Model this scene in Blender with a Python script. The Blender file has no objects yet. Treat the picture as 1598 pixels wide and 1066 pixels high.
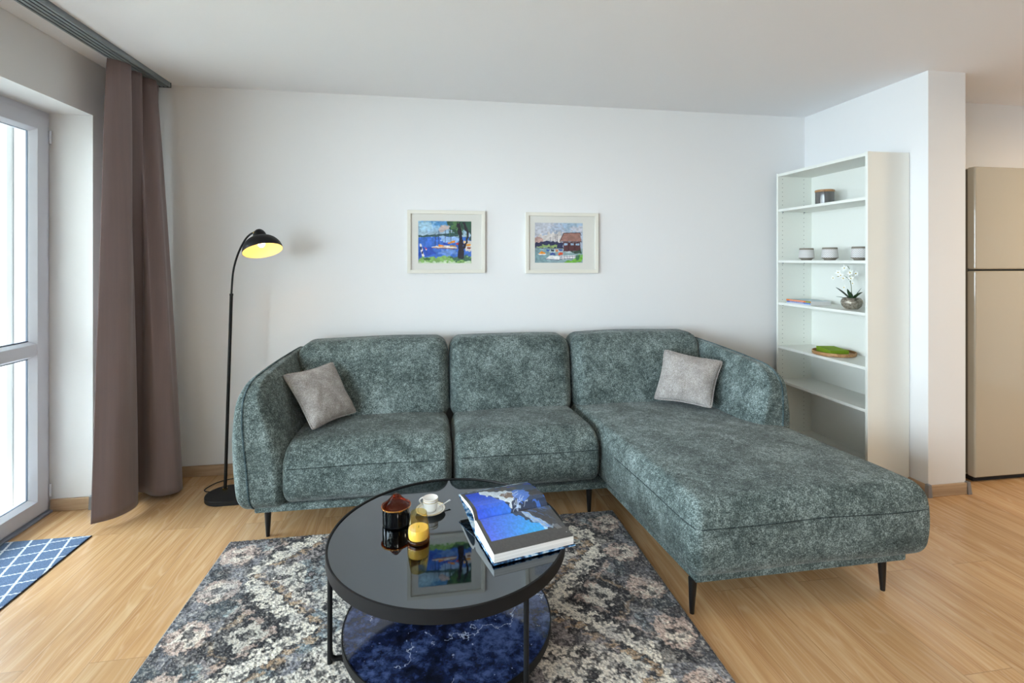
import bpy, bmesh, math, random
import numpy as np
from mathutils import Vector, Matrix, noise
random.seed(4); rng = np.random.default_rng(7)
S = bpy.context.scene
col = S.collection
PI = math.pi

# ------------------------------------------------------------------ camera, world, light, exposure
cam = bpy.data.cameras.new('camera'); co = bpy.data.objects.new('camera', cam); col.objects.link(co)
cam.sensor_width = 36; cam.lens = 775/1598*36; cam.shift_y = -128/1598
cam.clip_start = .05
co.location = (0, 0, 1.37); co.rotation_euler = (PI/2, 0, -math.atan(124/775))
S.camera = co
S.view_settings.view_transform = 'Standard'; S.view_settings.look = 'None'
S.view_settings.gamma = 1; S.view_settings.use_curve_mapping = False
S.view_settings.exposure = -.14

w = bpy.data.worlds.new('world'); S.world = w; w.use_nodes = True
bg = w.node_tree.nodes['Background']
bg.inputs[0].default_value = (.78, .90, 1, 1); bg.inputs[1].default_value = 30.0

def portal(name, loc, sx, sy, rot):
    l = bpy.data.lights.new(name, 'AREA'); l.shape = 'RECTANGLE'; l.size = sx; l.size_y = sy
    l.cycles.is_portal = True
    o = bpy.data.objects.new(name, l); o.location = loc; o.rotation_euler = rot; col.objects.link(o)
portal('door_portal', (-2.26, 2.56, 1.1), 2.2, 1.0, (0, -PI/2, 0))
portal('window_portal', (-2.26, -.2, 1.13), 2.26, 3.5, (0, -PI/2, 0))

# ------------------------------------------------------------------ helpers
def s2l(c):
    c = np.asarray(c, float)/255.
    return np.where(c <= .04045, c/12.92, ((c+.055)/1.055)**2.4)
def rgb(*c): return tuple(s2l(c))+(1.,)

def link(o, parent=None):
    col.objects.link(o)
    if parent: o.parent = parent
    return o
def tag(o, label=None, cat=None, group=None, kind=None):
    if label: o['label'] = label
    if cat: o['category'] = cat
    if group: o['group'] = group
    if kind: o['kind'] = kind
    return o
def thing(name, label, cat, loc=(0, 0, 0), group=None, kind=None):
    o = bpy.data.objects.new(name, None); o.location = loc; o.empty_display_size = .1
    link(o); return tag(o, label, cat, group, kind)

class MB:
    def __init__(s): s.v = []; s.f = []
    def add(s, vs, fs):
        b = len(s.v); s.v += [tuple(v) for v in vs]; s.f += [tuple(i+b for i in f) for f in fs]; return s
    def box(s, x0, x1, y0, y1, z0, z1):
        return s.add([(x, y, z) for x in (x0, x1) for y in (y0, y1) for z in (z0, z1)],
                     [(0, 1, 3, 2), (4, 6, 7, 5), (0, 4, 5, 1), (2, 3, 7, 6), (0, 2, 6, 4), (1, 5, 7, 3)])
    def prism(s, pts, z0, z1):
        n = len(pts); vs = [(p[0], p[1], z0) for p in pts]+[(p[0], p[1], z1) for p in pts]
        fs = [tuple(range(n))[::-1], tuple(range(n, 2*n))]+[(i, (i+1) % n, n+(i+1) % n, n+i) for i in range(n)]
        return s.add(vs, fs)
    def lathe(s, prof, c=(0, 0, 0), n=48, M=None):
        vs = []; fs = []; m = len(prof)
        for i in range(n):
            a = 2*PI*i/n
            for r, z in prof:
                p = Vector((r*math.cos(a), r*math.sin(a), z))
                if M: p = M @ p
                vs.append((p[0]+c[0], p[1]+c[1], p[2]+c[2]))
        for i in range(n):
            j = (i+1) % n
            for k in range(m-1):
                a, b, d, e = i*m+k, j*m+k, j*m+k+1, i*m+k+1
                if prof[k][0] < 1e-6: fs.append((i*m+k, d, e))
                elif prof[k+1][0] < 1e-6: fs.append((a, b, e))
                else: fs.append((a, b, d, e))
        return s.add(vs, fs)
    def tube(s, path, r, n=10, closed=False, caps=True):
        P = [Vector(p) for p in path]; m = len(P)
        R = r if hasattr(r, '__len__') else [r]*m
        vs = []; up = None
        for i in range(m):
            if closed: t = P[(i+1) % m]-P[i-1]
            else: t = P[min(i+1, m-1)]-P[max(i-1, 0)]
            t.normalize()
            if up is None:
                up = Vector((0, 0, 1)) if abs(t.z) < .9 else Vector((1, 0, 0))
            up = (up-t*up.dot(t)); up.normalize(); sd = t.cross(up)
            for k in range(n):
                a = 2*PI*k/n
                vs.append(P[i]+(up*math.cos(a)+sd*math.sin(a))*R[i])
        fs = []
        for i in range(m if closed else m-1):
            j = (i+1) % m
            for k in range(n):
                l = (k+1) % n; fs.append((i*n+k, i*n+l, j*n+l, j*n+k))
        if caps and not closed:
            fs += [tuple(range(n)), tuple(range((m-1)*n, m*n))[::-1]]
        return s.add(vs, fs)
    def cyl(s, c, r, h, n=32): return s.lathe([(0, 0), (r, 0), (r, h), (0, h)], c, n)
    def build(s, name, mat, parent=None, smooth=None, bevel=0, world=True, seg=2):
        me = bpy.data.meshes.new(name)
        off = Vector((0, 0, 0))
        if parent is not None and world:
            q = parent
            while q: off += q.location; q = q.parent
        me.from_pydata([(v[0]-off[0], v[1]-off[1], v[2]-off[2]) for v in s.v], [], s.f)
        bm = bmesh.new(); bm.from_mesh(me)
        bmesh.ops.remove_doubles(bm, verts=bm.verts, dist=1e-6)
        bmesh.ops.recalc_face_normals(bm, faces=bm.faces); bm.to_mesh(me); bm.free()
        me.materials.append(mat)
        o = bpy.data.objects.new(name, me); link(o, parent)
        if smooth is not None:
            me.polygons.foreach_set('use_smooth', [True]*len(me.polygons))
            if smooth < 180:
                me.update()
                bm = bmesh.new(); bm.from_mesh(me)
                for e in bm.edges:
                    e.smooth = len(e.link_faces) == 2 and e.calc_face_angle(0) < math.radians(smooth)
                bm.to_mesh(me); bm.free()
        if bevel:
            b = o.modifiers.new('bevel', 'BEVEL'); b.width = bevel; b.segments = seg; b.limit_method = 'ANGLE'
            b.harden_normals = False
        return o

def ax_pts(h, r, k=5, step=.03):
    a = [h-r+r*math.tan(t/k*PI/4) for t in range(k+1)]
    m = max(2, int(2*(h-r)/step))
    mid = [-(h-r)+2*(h-r)*i/m for i in range(1, m)]
    return [-v for v in a[::-1]]+mid+a
def rb_pt(p, h, r):
    inn = [max(-(h[i]-r[i]), min(h[i]-r[i], p[i])) for i in range(3)]
    d = Vector([(p[i]-inn[i])/r[i] for i in range(3)])
    if d.length > 1e-9: d.normalize()
    return [inn[i]+r[i]*d[i] for i in range(3)]
def rbox(mb, h, r, fn, step=.03, k=5):
    A = [ax_pts(h[i], r[i], k, step) for i in range(3)]
    idx = {}; vs = []; fs = []
    def V(p):
        key = tuple(round(c, 6) for c in p)
        if key not in idx:
            idx[key] = len(vs); vs.append(fn(*rb_pt(p, h, r)))
        return idx[key]
    for a in range(3):
        b, c = (a+1) % 3, (a+2) % 3
        for sgn in (-1, 1):
            for i in range(len(A[b])-1):
                for j in range(len(A[c])-1):
                    q = []
                    for (u, v) in ((i, j), (i+1, j), (i+1, j+1), (i, j+1)):
                        p = [0, 0, 0]; p[a] = sgn*h[a]; p[b] = A[b][u]; p[c] = A[c][v]; q.append(V(p))
                    fs.append(tuple(q if sgn > 0 else q[::-1]))
    return mb.add(vs, fs)

def grid_obj(name, nu, nv, fn, mat, parent=None, colors=None, smooth=True, closed=False, off=(0, 0, 0)):
    """surface of nu x nv points; colors (nv,nu,3) srgb 0..255 of the thing itself"""
    U, V = np.meshgrid(np.linspace(0, 1, nu), np.linspace(0, 1, nv))
    P = fn(U, V).reshape(-1, 3)-np.array(off)
    ii = np.arange(nu*nv).reshape(nv, nu)
    F = np.stack([ii[:-1, :-1], ii[:-1, 1:], ii[1:, 1:], ii[1:, :-1]], -1).reshape(-1, 4)
    me = bpy.data.meshes.new(name)
    me.vertices.add(len(P)); me.vertices.foreach_set('co', P.astype(np.float32).ravel())
    me.loops.add(F.size); me.loops.foreach_set('vertex_index', F.ravel().astype(np.int32))
    me.polygons.add(len(F)); me.polygons.foreach_set('loop_start', np.arange(0, F.size, 4, dtype=np.int32))
    me.update(calc_edges=True)
    if smooth: me.polygons.foreach_set('use_smooth', [True]*len(F))
    if colors is not None:
        a = me.color_attributes.new('paint', 'FLOAT_COLOR', 'POINT')
        c = np.ones((nu*nv, 4), np.float32); c[:, :3] = s2l(np.clip(colors, 0, 255)).reshape(-1, 3)
        a.data.foreach_set('color', c.ravel())
    me.materials.append(mat)
    o = bpy.data.objects.new(name, me); return link(o, parent)

def vnoise(nx, ny, sx, sy, seed):
    """smooth value noise on an ny x nx canvas with sx, sy cells"""
    r = np.random.default_rng(seed); g = r.random((sy+2, sx+2))
    x = np.linspace(0, sx, nx, endpoint=False); y = np.linspace(0, sy, ny, endpoint=False)
    xi = x.astype(int); yi = y.astype(int); fx = x-xi; fy = y-yi
    fx = fx*fx*(3-2*fx); fy = (fy*fy*(3-2*fy))[:, None]
    a = g[yi][:, xi]; b = g[yi][:, xi+1]; c = g[yi+1][:, xi]; d = g[yi+1][:, xi+1]
    return (a*(1-fx)+b*fx)*(1-fy)+(c*(1-fx)+d*fx)*fy

class Canvas:
    def __init__(s, nx, ny, bgc):
        s.nx, s.ny = nx, ny
        s.c = np.ones((ny, nx, 3))*np.array(bgc, float)
        s.X, s.Y = np.meshgrid((np.arange(nx)+.5)/nx, (np.arange(ny)+.5)/ny)
        s.k = 0
    def wob(s, amt, sc=24):
        s.k += 2
        return (vnoise(s.nx, s.ny, sc, sc, 100+s.k)-.5)*amt, (vnoise(s.nx, s.ny, sc, sc, 101+s.k)-.5)*amt
    def blend(s, m, colr, a=1.):
        m = (m*a)[..., None]; s.c = s.c*(1-m)+np.array(colr, float)*m
    def poly(s, pts, colr, a=1., wob=.02):
        dx, dy = s.wob(wob); X = s.X+dx; Y = s.Y+dy
        ins = np.zeros(X.shape, bool); n = len(pts)
        for i in range(n):
            x1, y1 = pts[i]; x2, y2 = pts[(i+1) % n]
            if y1 == y2: continue
            ins ^= ((y1 > Y) != (y2 > Y)) & (X < (x2-x1)*(Y-y1)/(y2-y1)+x1)
        s.blend(ins.astype(float), colr, a)
    def ell(s, cx, cy, rx, ry, colr, a=1., wob=.02):
        dx, dy = s.wob(wob)
        s.blend((((s.X+dx-cx)/rx)**2+((s.Y+dy-cy)/ry)**2 < 1).astype(float), colr, a)
    def line(s, pts, wd, colr, a=1., wob=.006):
        dx, dy = s.wob(wob); X = s.X+dx; Y = s.Y+dy; asp = s.ny/s.nx
        m = np.zeros(X.shape)
        for (x1, y1), (x2, y2) in zip(pts[:-1], pts[1:]):
            ex, ey = x2-x1, (y2-y1)*asp; L = ex*ex+ey*ey+1e-12
            t = np.clip(((X-x1)*ex+(Y-y1)*asp*ey)/L, 0, 1)
            d = np.hypot(X-x1-t*ex, (Y-y1)*asp-t*ey); m = np.maximum(m, np.clip((wd-d)*s.nx+.5, 0, 1))
        s.blend(m, colr, a)
    def grain(s, amt, sc, seed=5):
        s.c *= 1+(vnoise(s.nx, s.ny, sc, sc, seed)-.5)[..., None]*amt

# ------------------------------------------------------------------ materials
def mat(name, base=(128, 128, 128), rough=.5, metal=0, spec=.5, **kw):
    m = bpy.data.materials.new(name); m.use_nodes = True
    p = m.node_tree.nodes['Principled BSDF']
    p.inputs['Base Color'].default_value = rgb(*base); p.inputs['Roughness'].default_value = rough
    p.inputs['Metallic'].default_value = metal; p.inputs['Specular IOR Level'].default_value = spec
    for k, v in kw.items(): p.inputs[k.replace('_', ' ')].default_value = v
    m.diffuse_color = rgb(*base)
    return m
class NT:
    def __init__(s, m): s.m = m; s.t = m.node_tree; s.p = s.t.nodes['Principled BSDF']
    def n(s, typ, **kw):
        nd = s.t.nodes.new(typ)
        for k, v in kw.items():
            if k in ('op',): nd.operation = v
            elif hasattr(nd, k) and k not in ('inputs',): setattr(nd, k, v)
        return nd
    def l(s, a, b): s.t.links.new(a, b)
    def coords(s, scale=(1, 1, 1), kind='Object', rot=(0, 0, 0)):
        c = s.n('ShaderNodeTexCoord'); mp = s.n('ShaderNodeMapping'); mp.inputs['Scale'].default_value = scale
        mp.inputs['Rotation'].default_value = rot
        s.l(c.outputs[kind], mp.inputs[0]); return mp.outputs[0]
    def noise(s, vec, scale, detail=4, rough=.55, dist=0):
        nd = s.n('ShaderNodeTexNoise'); nd.inputs['Scale'].default_value = scale; nd.inputs['Detail'].default_value = detail
        nd.inputs['Roughness'].default_value = rough; nd.inputs['Distortion'].default_value = dist
        s.l(vec, nd.inputs['Vector']); return nd.outputs['Fac']
    def ramp(s, fac, stops, interp='LINEAR'):
        nd = s.n('ShaderNodeValToRGB'); nd.color_ramp.interpolation = interp; e = nd.color_ramp.elements
        while len(e) < len(stops): e.new(.5)
        for i, (p, c) in enumerate(stops): e[i].position = p; e[i].color = rgb(*c) if len(c) == 3 else c
        s.l(fac, nd.inputs[0]); return nd.outputs[0]
    def mix(s, a, b, fac, mode='MIX'):
        nd = s.n('ShaderNodeMix'); nd.data_type = 'RGBA'; nd.blend_type = mode
        for sock, v in ((nd.inputs[0], fac), (nd.inputs[6], a), (nd.inputs[7], b)):
            if hasattr(v, 'is_output'): s.l(v, sock)
            else: sock.default_value = v
        return nd.outputs[2]
    def math(s, op, a, b=0):
        nd = s.n('ShaderNodeMath', op=op)
        for i, v in enumerate((a, b)):
            if hasattr(v, 'is_output'): s.l(v, nd.inputs[i])
            else: nd.inputs[i].default_value = v
        return nd.outputs[0]
    def bump(s, h, st=.3, dist=.002):
        nd = s.n('ShaderNodeBump'); nd.inputs['Strength'].default_value = st; nd.inputs['Distance'].default_value = dist
        s.l(h, nd.inputs['Height']); s.l(nd.outputs[0], s.p.inputs['Normal'])
    def base(s, c): s.l(c, s.p.inputs['Base Color'])

def plaster(name, c, r=.85):
    m = mat(name, c, r, spec=.25); t = NT(m); v = t.coords()
    t.bump(t.noise(v, 160, 3), .12, .0015); return m
M_wall = plaster('wall_paint', (232, 232, 232))
M_ceil = plaster('ceiling_paint', (243, 243, 245))
M_pillar = M_wall
def fabric(name, dark, mid, light, cloud=7, fine=330, sheen=.15, lo=.36, hi=.66, weave=.48):
    m = mat(name, mid, .95, spec=.15); t = NT(m); v = t.coords()
    a = t.noise(v, fine, 2, .7); b = t.noise(v, cloud, 5, .6, .6); c = t.noise(v, cloud*7, 3, .7)
    f = t.math('ADD', t.math('MULTIPLY', a, weave), t.math('ADD', t.math('MULTIPLY', b, .26), t.math('MULTIPLY', c, .74-weave)))
    t.base(t.ramp(f, [(lo+.06, dark), (.5, mid), (hi-.06, light)]))
    t.bump(a, .55, .002)
    t.p.inputs['Sheen Weight'].default_value = sheen; t.p.inputs['Sheen Roughness'].default_value = .4
    return m
M_sofa = fabric('sofa_chenille', (32, 41, 40), (86, 98, 96), (164, 178, 176), fine=190, lo=.30, hi=.71)
M_pipe = fabric('sofa_piping', (34, 48, 52), (66, 84, 88), (112, 130, 134))
M_pillow = fabric('pillow_weave', (118, 112, 108), (160, 154, 150), (206, 202, 198), cloud=16, fine=260, sheen=.1, lo=.28, hi=.72)
M_black = mat('black_metal', (12, 12, 14), .5, .0, .3)
M_blackwood = mat('black_lacquer', (14, 14, 15), .3)
M_brass = mat('brass', (200, 165, 95), .25, 1)
M_steel = mat('brushed_steel', (150, 155, 162), .35, 1)
M_white = mat('white_laminate', (232, 233, 226), .38)
M_pvc = mat('white_pvc', (208, 211, 220), .3)
M_gasket = mat('grey_gasket', (90, 100, 115), .6)
M_frame = mat('cream_frame', (226, 223, 212), .45)
M_mount = mat('white_mount', (224, 223, 216), .9)
M_paint = mat('painted_paper', rough=.85, spec=.3)
t = NT(M_paint); a = t.n('ShaderNodeVertexColor'); a.layer_name = 'paint'; t.base(a.outputs[0])
M_page = mat('glossy_print', rough=.28, spec=.5)
t = NT(M_page); a = t.n('ShaderNodeVertexColor'); a.layer_name = 'paint'; t.base(a.outputs[0])
M_rug = mat('rug_pile', rough=.95, spec=.1)
t = NT(M_rug); a = t.n('ShaderNodeVertexColor'); a.layer_name = 'paint'; t.base(a.outputs[0])
t.p.inputs['Sheen Weight'].default_value = .1
M_mat = mat('doormat_weave', rough=.95, spec=.1)
t = NT(M_mat); a = t.n('ShaderNodeVertexColor'); a.layer_name = 'paint'; t.base(a.outputs[0])
M_rugedge = fabric('rug_binding', (120, 112, 104), (165, 155, 143), (200, 190, 178))
M_paper = mat('book_pages', (238, 236, 230), .8)
M_cream = mat('fridge_cream', (180, 171, 153), .18, spec=.5, Coat_Weight=.5)
M_rubber = mat('dark_rubber', (25, 25, 26), .7)

def wood(name, c1, c2, c3, axis='y', scale=1., rough=.45):
    m = mat(name, c2, rough); t = NT(m)
    sc = {'y': (14, .9, 14), 'x': (.9, 14, 14), 'z': (14, 14, .9)}[axis]
    v = t.coords(tuple(k*scale for k in sc))
    n1 = t.noise(v, 2.2, 6, .6, .8); t.base(t.ramp(n1, [(.3, c1), (.5, c2), (.7, c3)])); t.bump(n1, .08, .001)
    return m
M_skirt = wood('skirting_oak', (156, 128, 100), (178, 150, 120), (196, 168, 138), 'x')
M_skirty = wood('skirting_oak_side', (156, 128, 100), (178, 150, 120), (196, 168, 138), 'y')
M_traywood = wood('tray_wood', (140, 96, 58), (172, 126, 82), (196, 152, 104), 'y', 2)

def floor_mat():
    m = mat('oak_planks', rough=.27, spec=.6); t = NT(m)
    v = t.coords((1, 1, 1), rot=(0, 0, PI/2))
    br = t.n('ShaderNodeTexBrick'); br.offset = .37; br.inputs['Scale'].default_value = 1
    br.inputs['Brick Width'].default_value = 1.38; br.inputs['Row Height'].default_value = .192
    br.inputs['Mortar Size'].default_value = .0009; br.inputs['Mortar Smooth'].default_value = .1
    br.inputs['Color1'].default_value = (0, 0, 0, 1); br.inputs['Color2'].default_value = (1, 1, 1, 1)
    br.inputs['Mortar'].default_value = (.5, .5, .5, 1)
    t.l(v, br.inputs[0])
    # every plank its own piece of grain
    vo = t.coords((1, 1, 1)); add = t.n('ShaderNodeVectorMath'); add.operation = 'MULTIPLY_ADD'
    t.l(br.outputs['Color'], add.inputs[0]); add.inputs[1].default_value = (9, 17, 5); t.l(vo, add.inputs[2])
    mp = t.n('ShaderNodeMapping'); mp.inputs['Scale'].default_value = (9, .62, 1); t.l(add.outputs[0], mp.inputs[0])
    g = t.noise(mp.outputs[0], 1.6, 5, .55, 1.6)
    mp2 = t.n('ShaderNodeMapping'); mp2.inputs['Scale'].default_value = (150, 3.5, 1); t.l(add.outputs[0], mp2.inputs[0])
    fg = t.noise(mp2.outputs[0], 1, 3, .6)
    mp3 = t.n('ShaderNodeMapping'); mp3.inputs['Scale'].default_value = (5.5, .42, 1); t.l(add.outputs[0], mp3.inputs[0])
    nz = t.noise(mp3.outputs[0], 1.3, 2, .4, .6)
    ring = t.math('SINE', t.math('MULTIPLY', nz, 150.)); ring = t.math('POWER', t.math('ADD', t.math('MULTIPLY', ring, .5), .5), 7.)
    c = t.ramp(g, [(.3, (190, 144, 98)), (.5, (209, 166, 118)), (.68, (221, 183, 138))])
    c = t.mix(c, rgb(180, 136, 94), t.math('MULTIPLY', t.math('GREATER_THAN', fg, .58), .16))
    c = t.mix(c, rgb(232, 200, 165), t.math('MULTIPLY', ring, .32))
    tone = t.ramp(br.outputs['Color'], [(0, (226, 226, 226)), (1, (255, 255, 255))])
    c = t.mix(c, tone, .8, 'MULTIPLY')
    c = t.mix(c, rgb(110, 78, 50), t.math('MULTIPLY', br.outputs['Fac'], .55))
    t.base(c); t.bump(t.math('ADD', fg, t.math('MULTIPLY', br.outputs['Fac'], -1.5)), .05, .0008)
    return m
M_floor = floor_mat()

def curtain_mat():
    m = mat('curtain_cloth', (128, 112, 110), .6, spec=.3); t = NT(m); v = t.coords((1, 1, 1))
    n = t.noise(v, 500, 2); t.bump(n, .15, .001)
    t.p.inputs['Sheen Weight'].default_value = .25
    mp = t.coords((60, 60, .8)); g = t.noise(mp, 1, 3)
    t.base(t.ramp(g, [(.3, (122, 107, 107)), (.7, (128, 112, 111))]))
    return m
M_curtain = curtain_mat()

def glass(name, colr=(255, 255, 255), rough=0., ior=1.5, thin=False):
    m = bpy.data.materials.new(name); m.use_nodes = True; t = m.node_tree; out = t.nodes['Material Output']
    p = t.nodes['Principled BSDF']; t.nodes.remove(p)
    if thin:
        tr = t.nodes.new('ShaderNodeBsdfTransparent'); tr.inputs[0].default_value = rgb(*colr)
        gl = t.nodes.new('ShaderNodeBsdfGlossy'); gl.inputs['Roughness'].default_value = .0
        # Schlick reflectance, the same from either side of the thin pane
        f0 = ((ior-1)/(ior+1))**2
        fr = t.nodes.new('ShaderNodeLayerWeight'); fr.inputs[0].default_value = .5
        pw = t.nodes.new('ShaderNodeMath'); pw.operation = 'POWER'; pw.inputs[1].default_value = 5
        ma = t.nodes.new('ShaderNodeMath'); ma.operation = 'MULTIPLY_ADD'; ma.inputs[1].default_value = 1-f0; ma.inputs[2].default_value = f0
        t.links.new(fr.outputs['Facing'], pw.inputs[0]); t.links.new(pw.outputs[0], ma.inputs[0])
        mx = t.nodes.new('ShaderNodeMixShader'); t.links.new(ma.outputs[0], mx.inputs[0])
        t.links.new(tr.outputs[0], mx.inputs[1]); t.links.new(gl.outputs[0], mx.inputs[2]); t.links.new(mx.outputs[0], out.inputs[0])
    else:
        g = t.nodes.new('ShaderNodeBsdfGlass'); g.inputs['Color'].default_value = rgb(*colr)
        g.inputs['IOR'].default_value = ior; g.inputs['Roughness'].default_value = rough
        t.links.new(g.outputs[0], out.inputs[0])
    return m
M_pane = glass('window_pane', (250, 252, 252), thin=True)
M_picglass = glass('picture_glazing', (255, 255, 255), thin=True, ior=1.35)
M_amber = glass('amber_glass', (255, 244, 208), thin=True)
M_amber_deep = glass('deep_amber_glass', (244, 140, 56), thin=True)
M_smoke = mat('smoked_glass', (120, 118, 116), .1, Transmission_Weight=.35, spec=.6)
M_wax = mat('cream_wax', (246, 232, 190), .5, Subsurface_Weight=.3)
M_wax.node_tree.nodes['Principled BSDF'].inputs['Subsurface Radius'].default_value = (.02, .012, .006)
M_china = mat('white_china', (238, 238, 234), .12)
M_blackglass = mat('black_glass', (6, 7, 10), .06, spec=.7)
M_top = mat('smoked_table_glass', (104, 108, 112), .025, 1.0)
def marble():
    m = mat('dark_marble', (20, 28, 52), .08, spec=.6); t = NT(m); v = t.coords()
    b = t.math('ADD', t.math('MULTIPLY', t.noise(v, 7, 3, .6, .3), .45), t.math('MULTIPLY', t.noise(v, 34, 5, .7, .2), .55))
    c = t.ramp(b, [(.40, (8, 12, 24)), (.5, (26, 36, 68)), (.62, (70, 86, 128))])  # blue of the stone stands in for reflected sky
    vz = t.noise(v, 3.1, 7, .62, .25); ln = t.math('ABSOLUTE', t.math('SUBTRACT', vz, .5))
    k = t.math('LESS_THAN', ln, .0030)
    gate = t.math('GREATER_THAN', t.noise(v, 5, 2), .5)
    c = t.mix(c, rgb(190, 200, 222), t.math('MULTIPLY', t.math('MULTIPLY', k, gate), .8))
    vz2 = t.noise(v, 5, 7, .65, .3); ln2 = t.math('LESS_THAN', t.math('ABSOLUTE', t.math('SUBTRACT', vz2, .44)), .006)
    c = t.mix(c, rgb(5, 7, 16), t.math('MULTIPLY', ln2, .6))
    sp = t.math('GREATER_THAN', t.noise(v, 60, 2), .74); c = t.mix(c, rgb(170, 180, 205), t.math('MULTIPLY', sp, .6))
    t.base(c); return m
M_marble = marble()

# ------------------------------------------------------------------ the setting
HC = 2.464; XL = -1.85; YB = 3.42; XR = 2.83; YP = 2.455
def struct(name, mb, m, bevel=0, parent=None, smooth=None):
    o = mb.build(name, m, parent, bevel=bevel, smooth=smooth)
    if parent is None: o['kind'] = 'structure'
    return o
struct('floor', MB().box(-2.13, 6.2, -3.2, 3.6, -.1, 0), M_floor)
struct('ceiling', MB().box(XL-.4, 6.2, -3.2, 3.7, HC, HC+.1), M_ceil)
struct('wall_back', MB().box(XL-.4, XR, YB, YB+.15, 0, HC), M_wall)
struct('wall_right', MB().box(XR, 3.085, YP, YB+.15, 0, HC), M_wall)
struct('wall_kitchen', MB().box(3.085, 6.2, 2.92, 3.07, 0, HC), M_wall)
struct('wall_far_right', MB().box(6.05, 6.2, -3.2, 2.92, 0, HC), M_wall)
struct('wall_front', MB().box(XL-.4, 6.05, -3.2, -3.05, 0, HC), M_wall)
# left wall with two openings; 0.37 m thick
XO = -2.23
lw = MB()
lw.box(XO, XL, 3.07, YB, 0, HC)
lw.box(XO, XL, 2.08, 3.07, 2.165, HC)
lw.box(XO, XL, 1.52, 2.08, 0, HC)
lw.box(XO, XL, -1.92, 1.52, 2.25, HC)
lw.box(XO, XL, -3.05, -1.92, 0, HC)
struct('wall_left', lw, M_wall)

# skirting
SK = .066
struct('baseboard_back', MB().box(XL, XR, YB-.014, YB, 0, SK), M_skirt, .003)
struct('baseboard_left', MB().box(XL, XL+.014, 3.07, YB-.014, 0, SK), M_skirty, .003)
sk = struct('baseboard_left_reveal', MB().box(-2.05, XL, 3.056, 3.07, 0, SK), M_skirt, .003)
def corner_cap(x, y, dx, dy, parent):
    mb = MB(); mb.add([(x+dx*a, y+dy*b, z) for z, q in ((0, .006), (SK+.006, 0)) for a, b in ((-.002, -.002), (.02+q, -.002), (.02+q, .02+q), (-.002, .02+q))],
                      [(0, 1, 2, 3), (4, 5, 6, 7), (0, 1, 5, 4), (1, 2, 6, 5), (2, 3, 7, 6), (3, 0, 4, 7)])
    return mb.build('corner_cap', M_steel, parent, bevel=.002)
cc = corner_cap(XL-.006, 3.07, 1, -1, sk)
sk = struct('baseboard_right', MB().box(XR-.014, XR, YP, 2.60, 0, SK), M_skirty, .003)
sk2 = struct('baseboard_pillar', MB().box(XR-.014, 3.085, YP-.014, YP, 0, SK), M_skirt, .003)
corner_cap(XR+.004, YP+.004, -1, -1, sk2); corner_cap(3.081, YP+.004, 1, -1, sk2)

# balcony door and added window: casement units built from profiles
def sash(parent, y0, y1, z0, z1, x=-2.05, mid=None, hinge=True):
    fr = MB(); w_ = .072; b_ = .016
    def ring(ya, yb, za, zb):
        # flat face + bevel towards the pane, mitred
        P = [(x, ya, za), (x, yb, za), (x, yb, zb), (x, ya, zb)]
        Q = [(x, ya+w_, za+w_), (x, yb-w_, za+w_), (x, yb-w_, zb-w_), (x, ya+w_, zb-w_)]
        R = [(x-.03, ya+w_+b_, za+w_+b_), (x-.03, yb-w_-b_, za+w_+b_), (x-.03, yb-w_-b_, zb-w_-b_), (x-.03, ya+w_+b_, zb-w_-b_)]
        R2 = [(p[0]-.03, p[1], p[2]) for p in R]; P2 = [(x-.07, p[1], p[2]) for p in P]
        Q2 = [(x-.07, p[1], p[2]) for p in Q]
        L = [P, Q, R, R2, Q2, P2]; vs = sum(L, []); n = len(L)
        fs = []
        for k in range(n):
            l = (k+1) % n
            for i in range(4):
                j = (i+1) % 4; fs.append((k*4+i, k*4+j, l*4+j, l*4+i))
        fr.add(vs, fs)
    ring(y0, y1, z0, z1)
    if mid:
        a, b = mid; c0, c1 = y0+w_+.004, y1-w_-.004
        fr.add([(x-.003, c0, a+.014), (x-.003, c1, a+.014), (x-.003, c1, b-.014), (x-.003, c0, b-.014),
                (x-.03, c0, a), (x-.03, c1, a), (x-.03, c1, b), (x-.03, c0, b),
                (x-.06, c0, a), (x-.06, c1, a), (x-.06, c1, b), (x-.06, c0, b)],
               [(0, 1, 2, 3), (0, 1, 5, 4), (2, 3, 7, 6), (4, 5, 9, 8), (7, 6, 10, 11), (8, 9, 10, 11), (0, 4, 7, 3), (1, 2, 6, 5), (4, 8, 11, 7), (5, 6, 10, 9)])
    s = fr.build('sash', M_pvc, parent, bevel=.0015)
    e = w_+b_-.004
    zs = [(z0+e, z1-e)] if not mid else [(z0+e, mid[0]), (mid[1], z1-e)]
    for a, b in zs:
        MB().box(x-.047, x-.044, y0+e, y1-e, a, b).build('glass_pane', M_pane, s)
        g = MB()
        for (ya, yb, za, zb) in ((y0+e, y0+e+.006, a, b), (y1-e-.006, y1-e, a, b), (y0+e, y1-e, a, a+.006), (y0+e, y1-e, b-.006, b)):
            g.box(x-.044, x-.0345, ya, yb, za, zb)
        g.build('gasket', M_gasket, s)
    if hinge:
        for zz in (z0+.10, z1-.10):
            MB().cyl((x+.006, y1+.004, zz-.035), .006, .07, 12).build('hinge', M_pvc, s, smooth=40)
    return s
d1 = thing('door_1', None, None, (-2.09, 2.56, 0), kind='structure')
fb = MB()
for (ya, yb, za, zb) in ((3.03, 3.07, 0, 2.165), (2.08, 2.12, 0, 2.165), (2.12, 3.03, 2.12, 2.165), (2.12, 3.03, 0, .02)):
    fb.box(-2.135, -2.062, ya, yb, za, zb)
fb.build('frame', M_pvc, d1, bevel=.002)
MB().box(-2.062, -2.035, 2.08, 3.056, 0, .012).build('threshold', mat('threshold_grey', (140, 148, 162), .4), d1, bevel=.002)
sash(d1, 2.105, 3.045, .022, 2.131, mid=(.852, .939))
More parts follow.
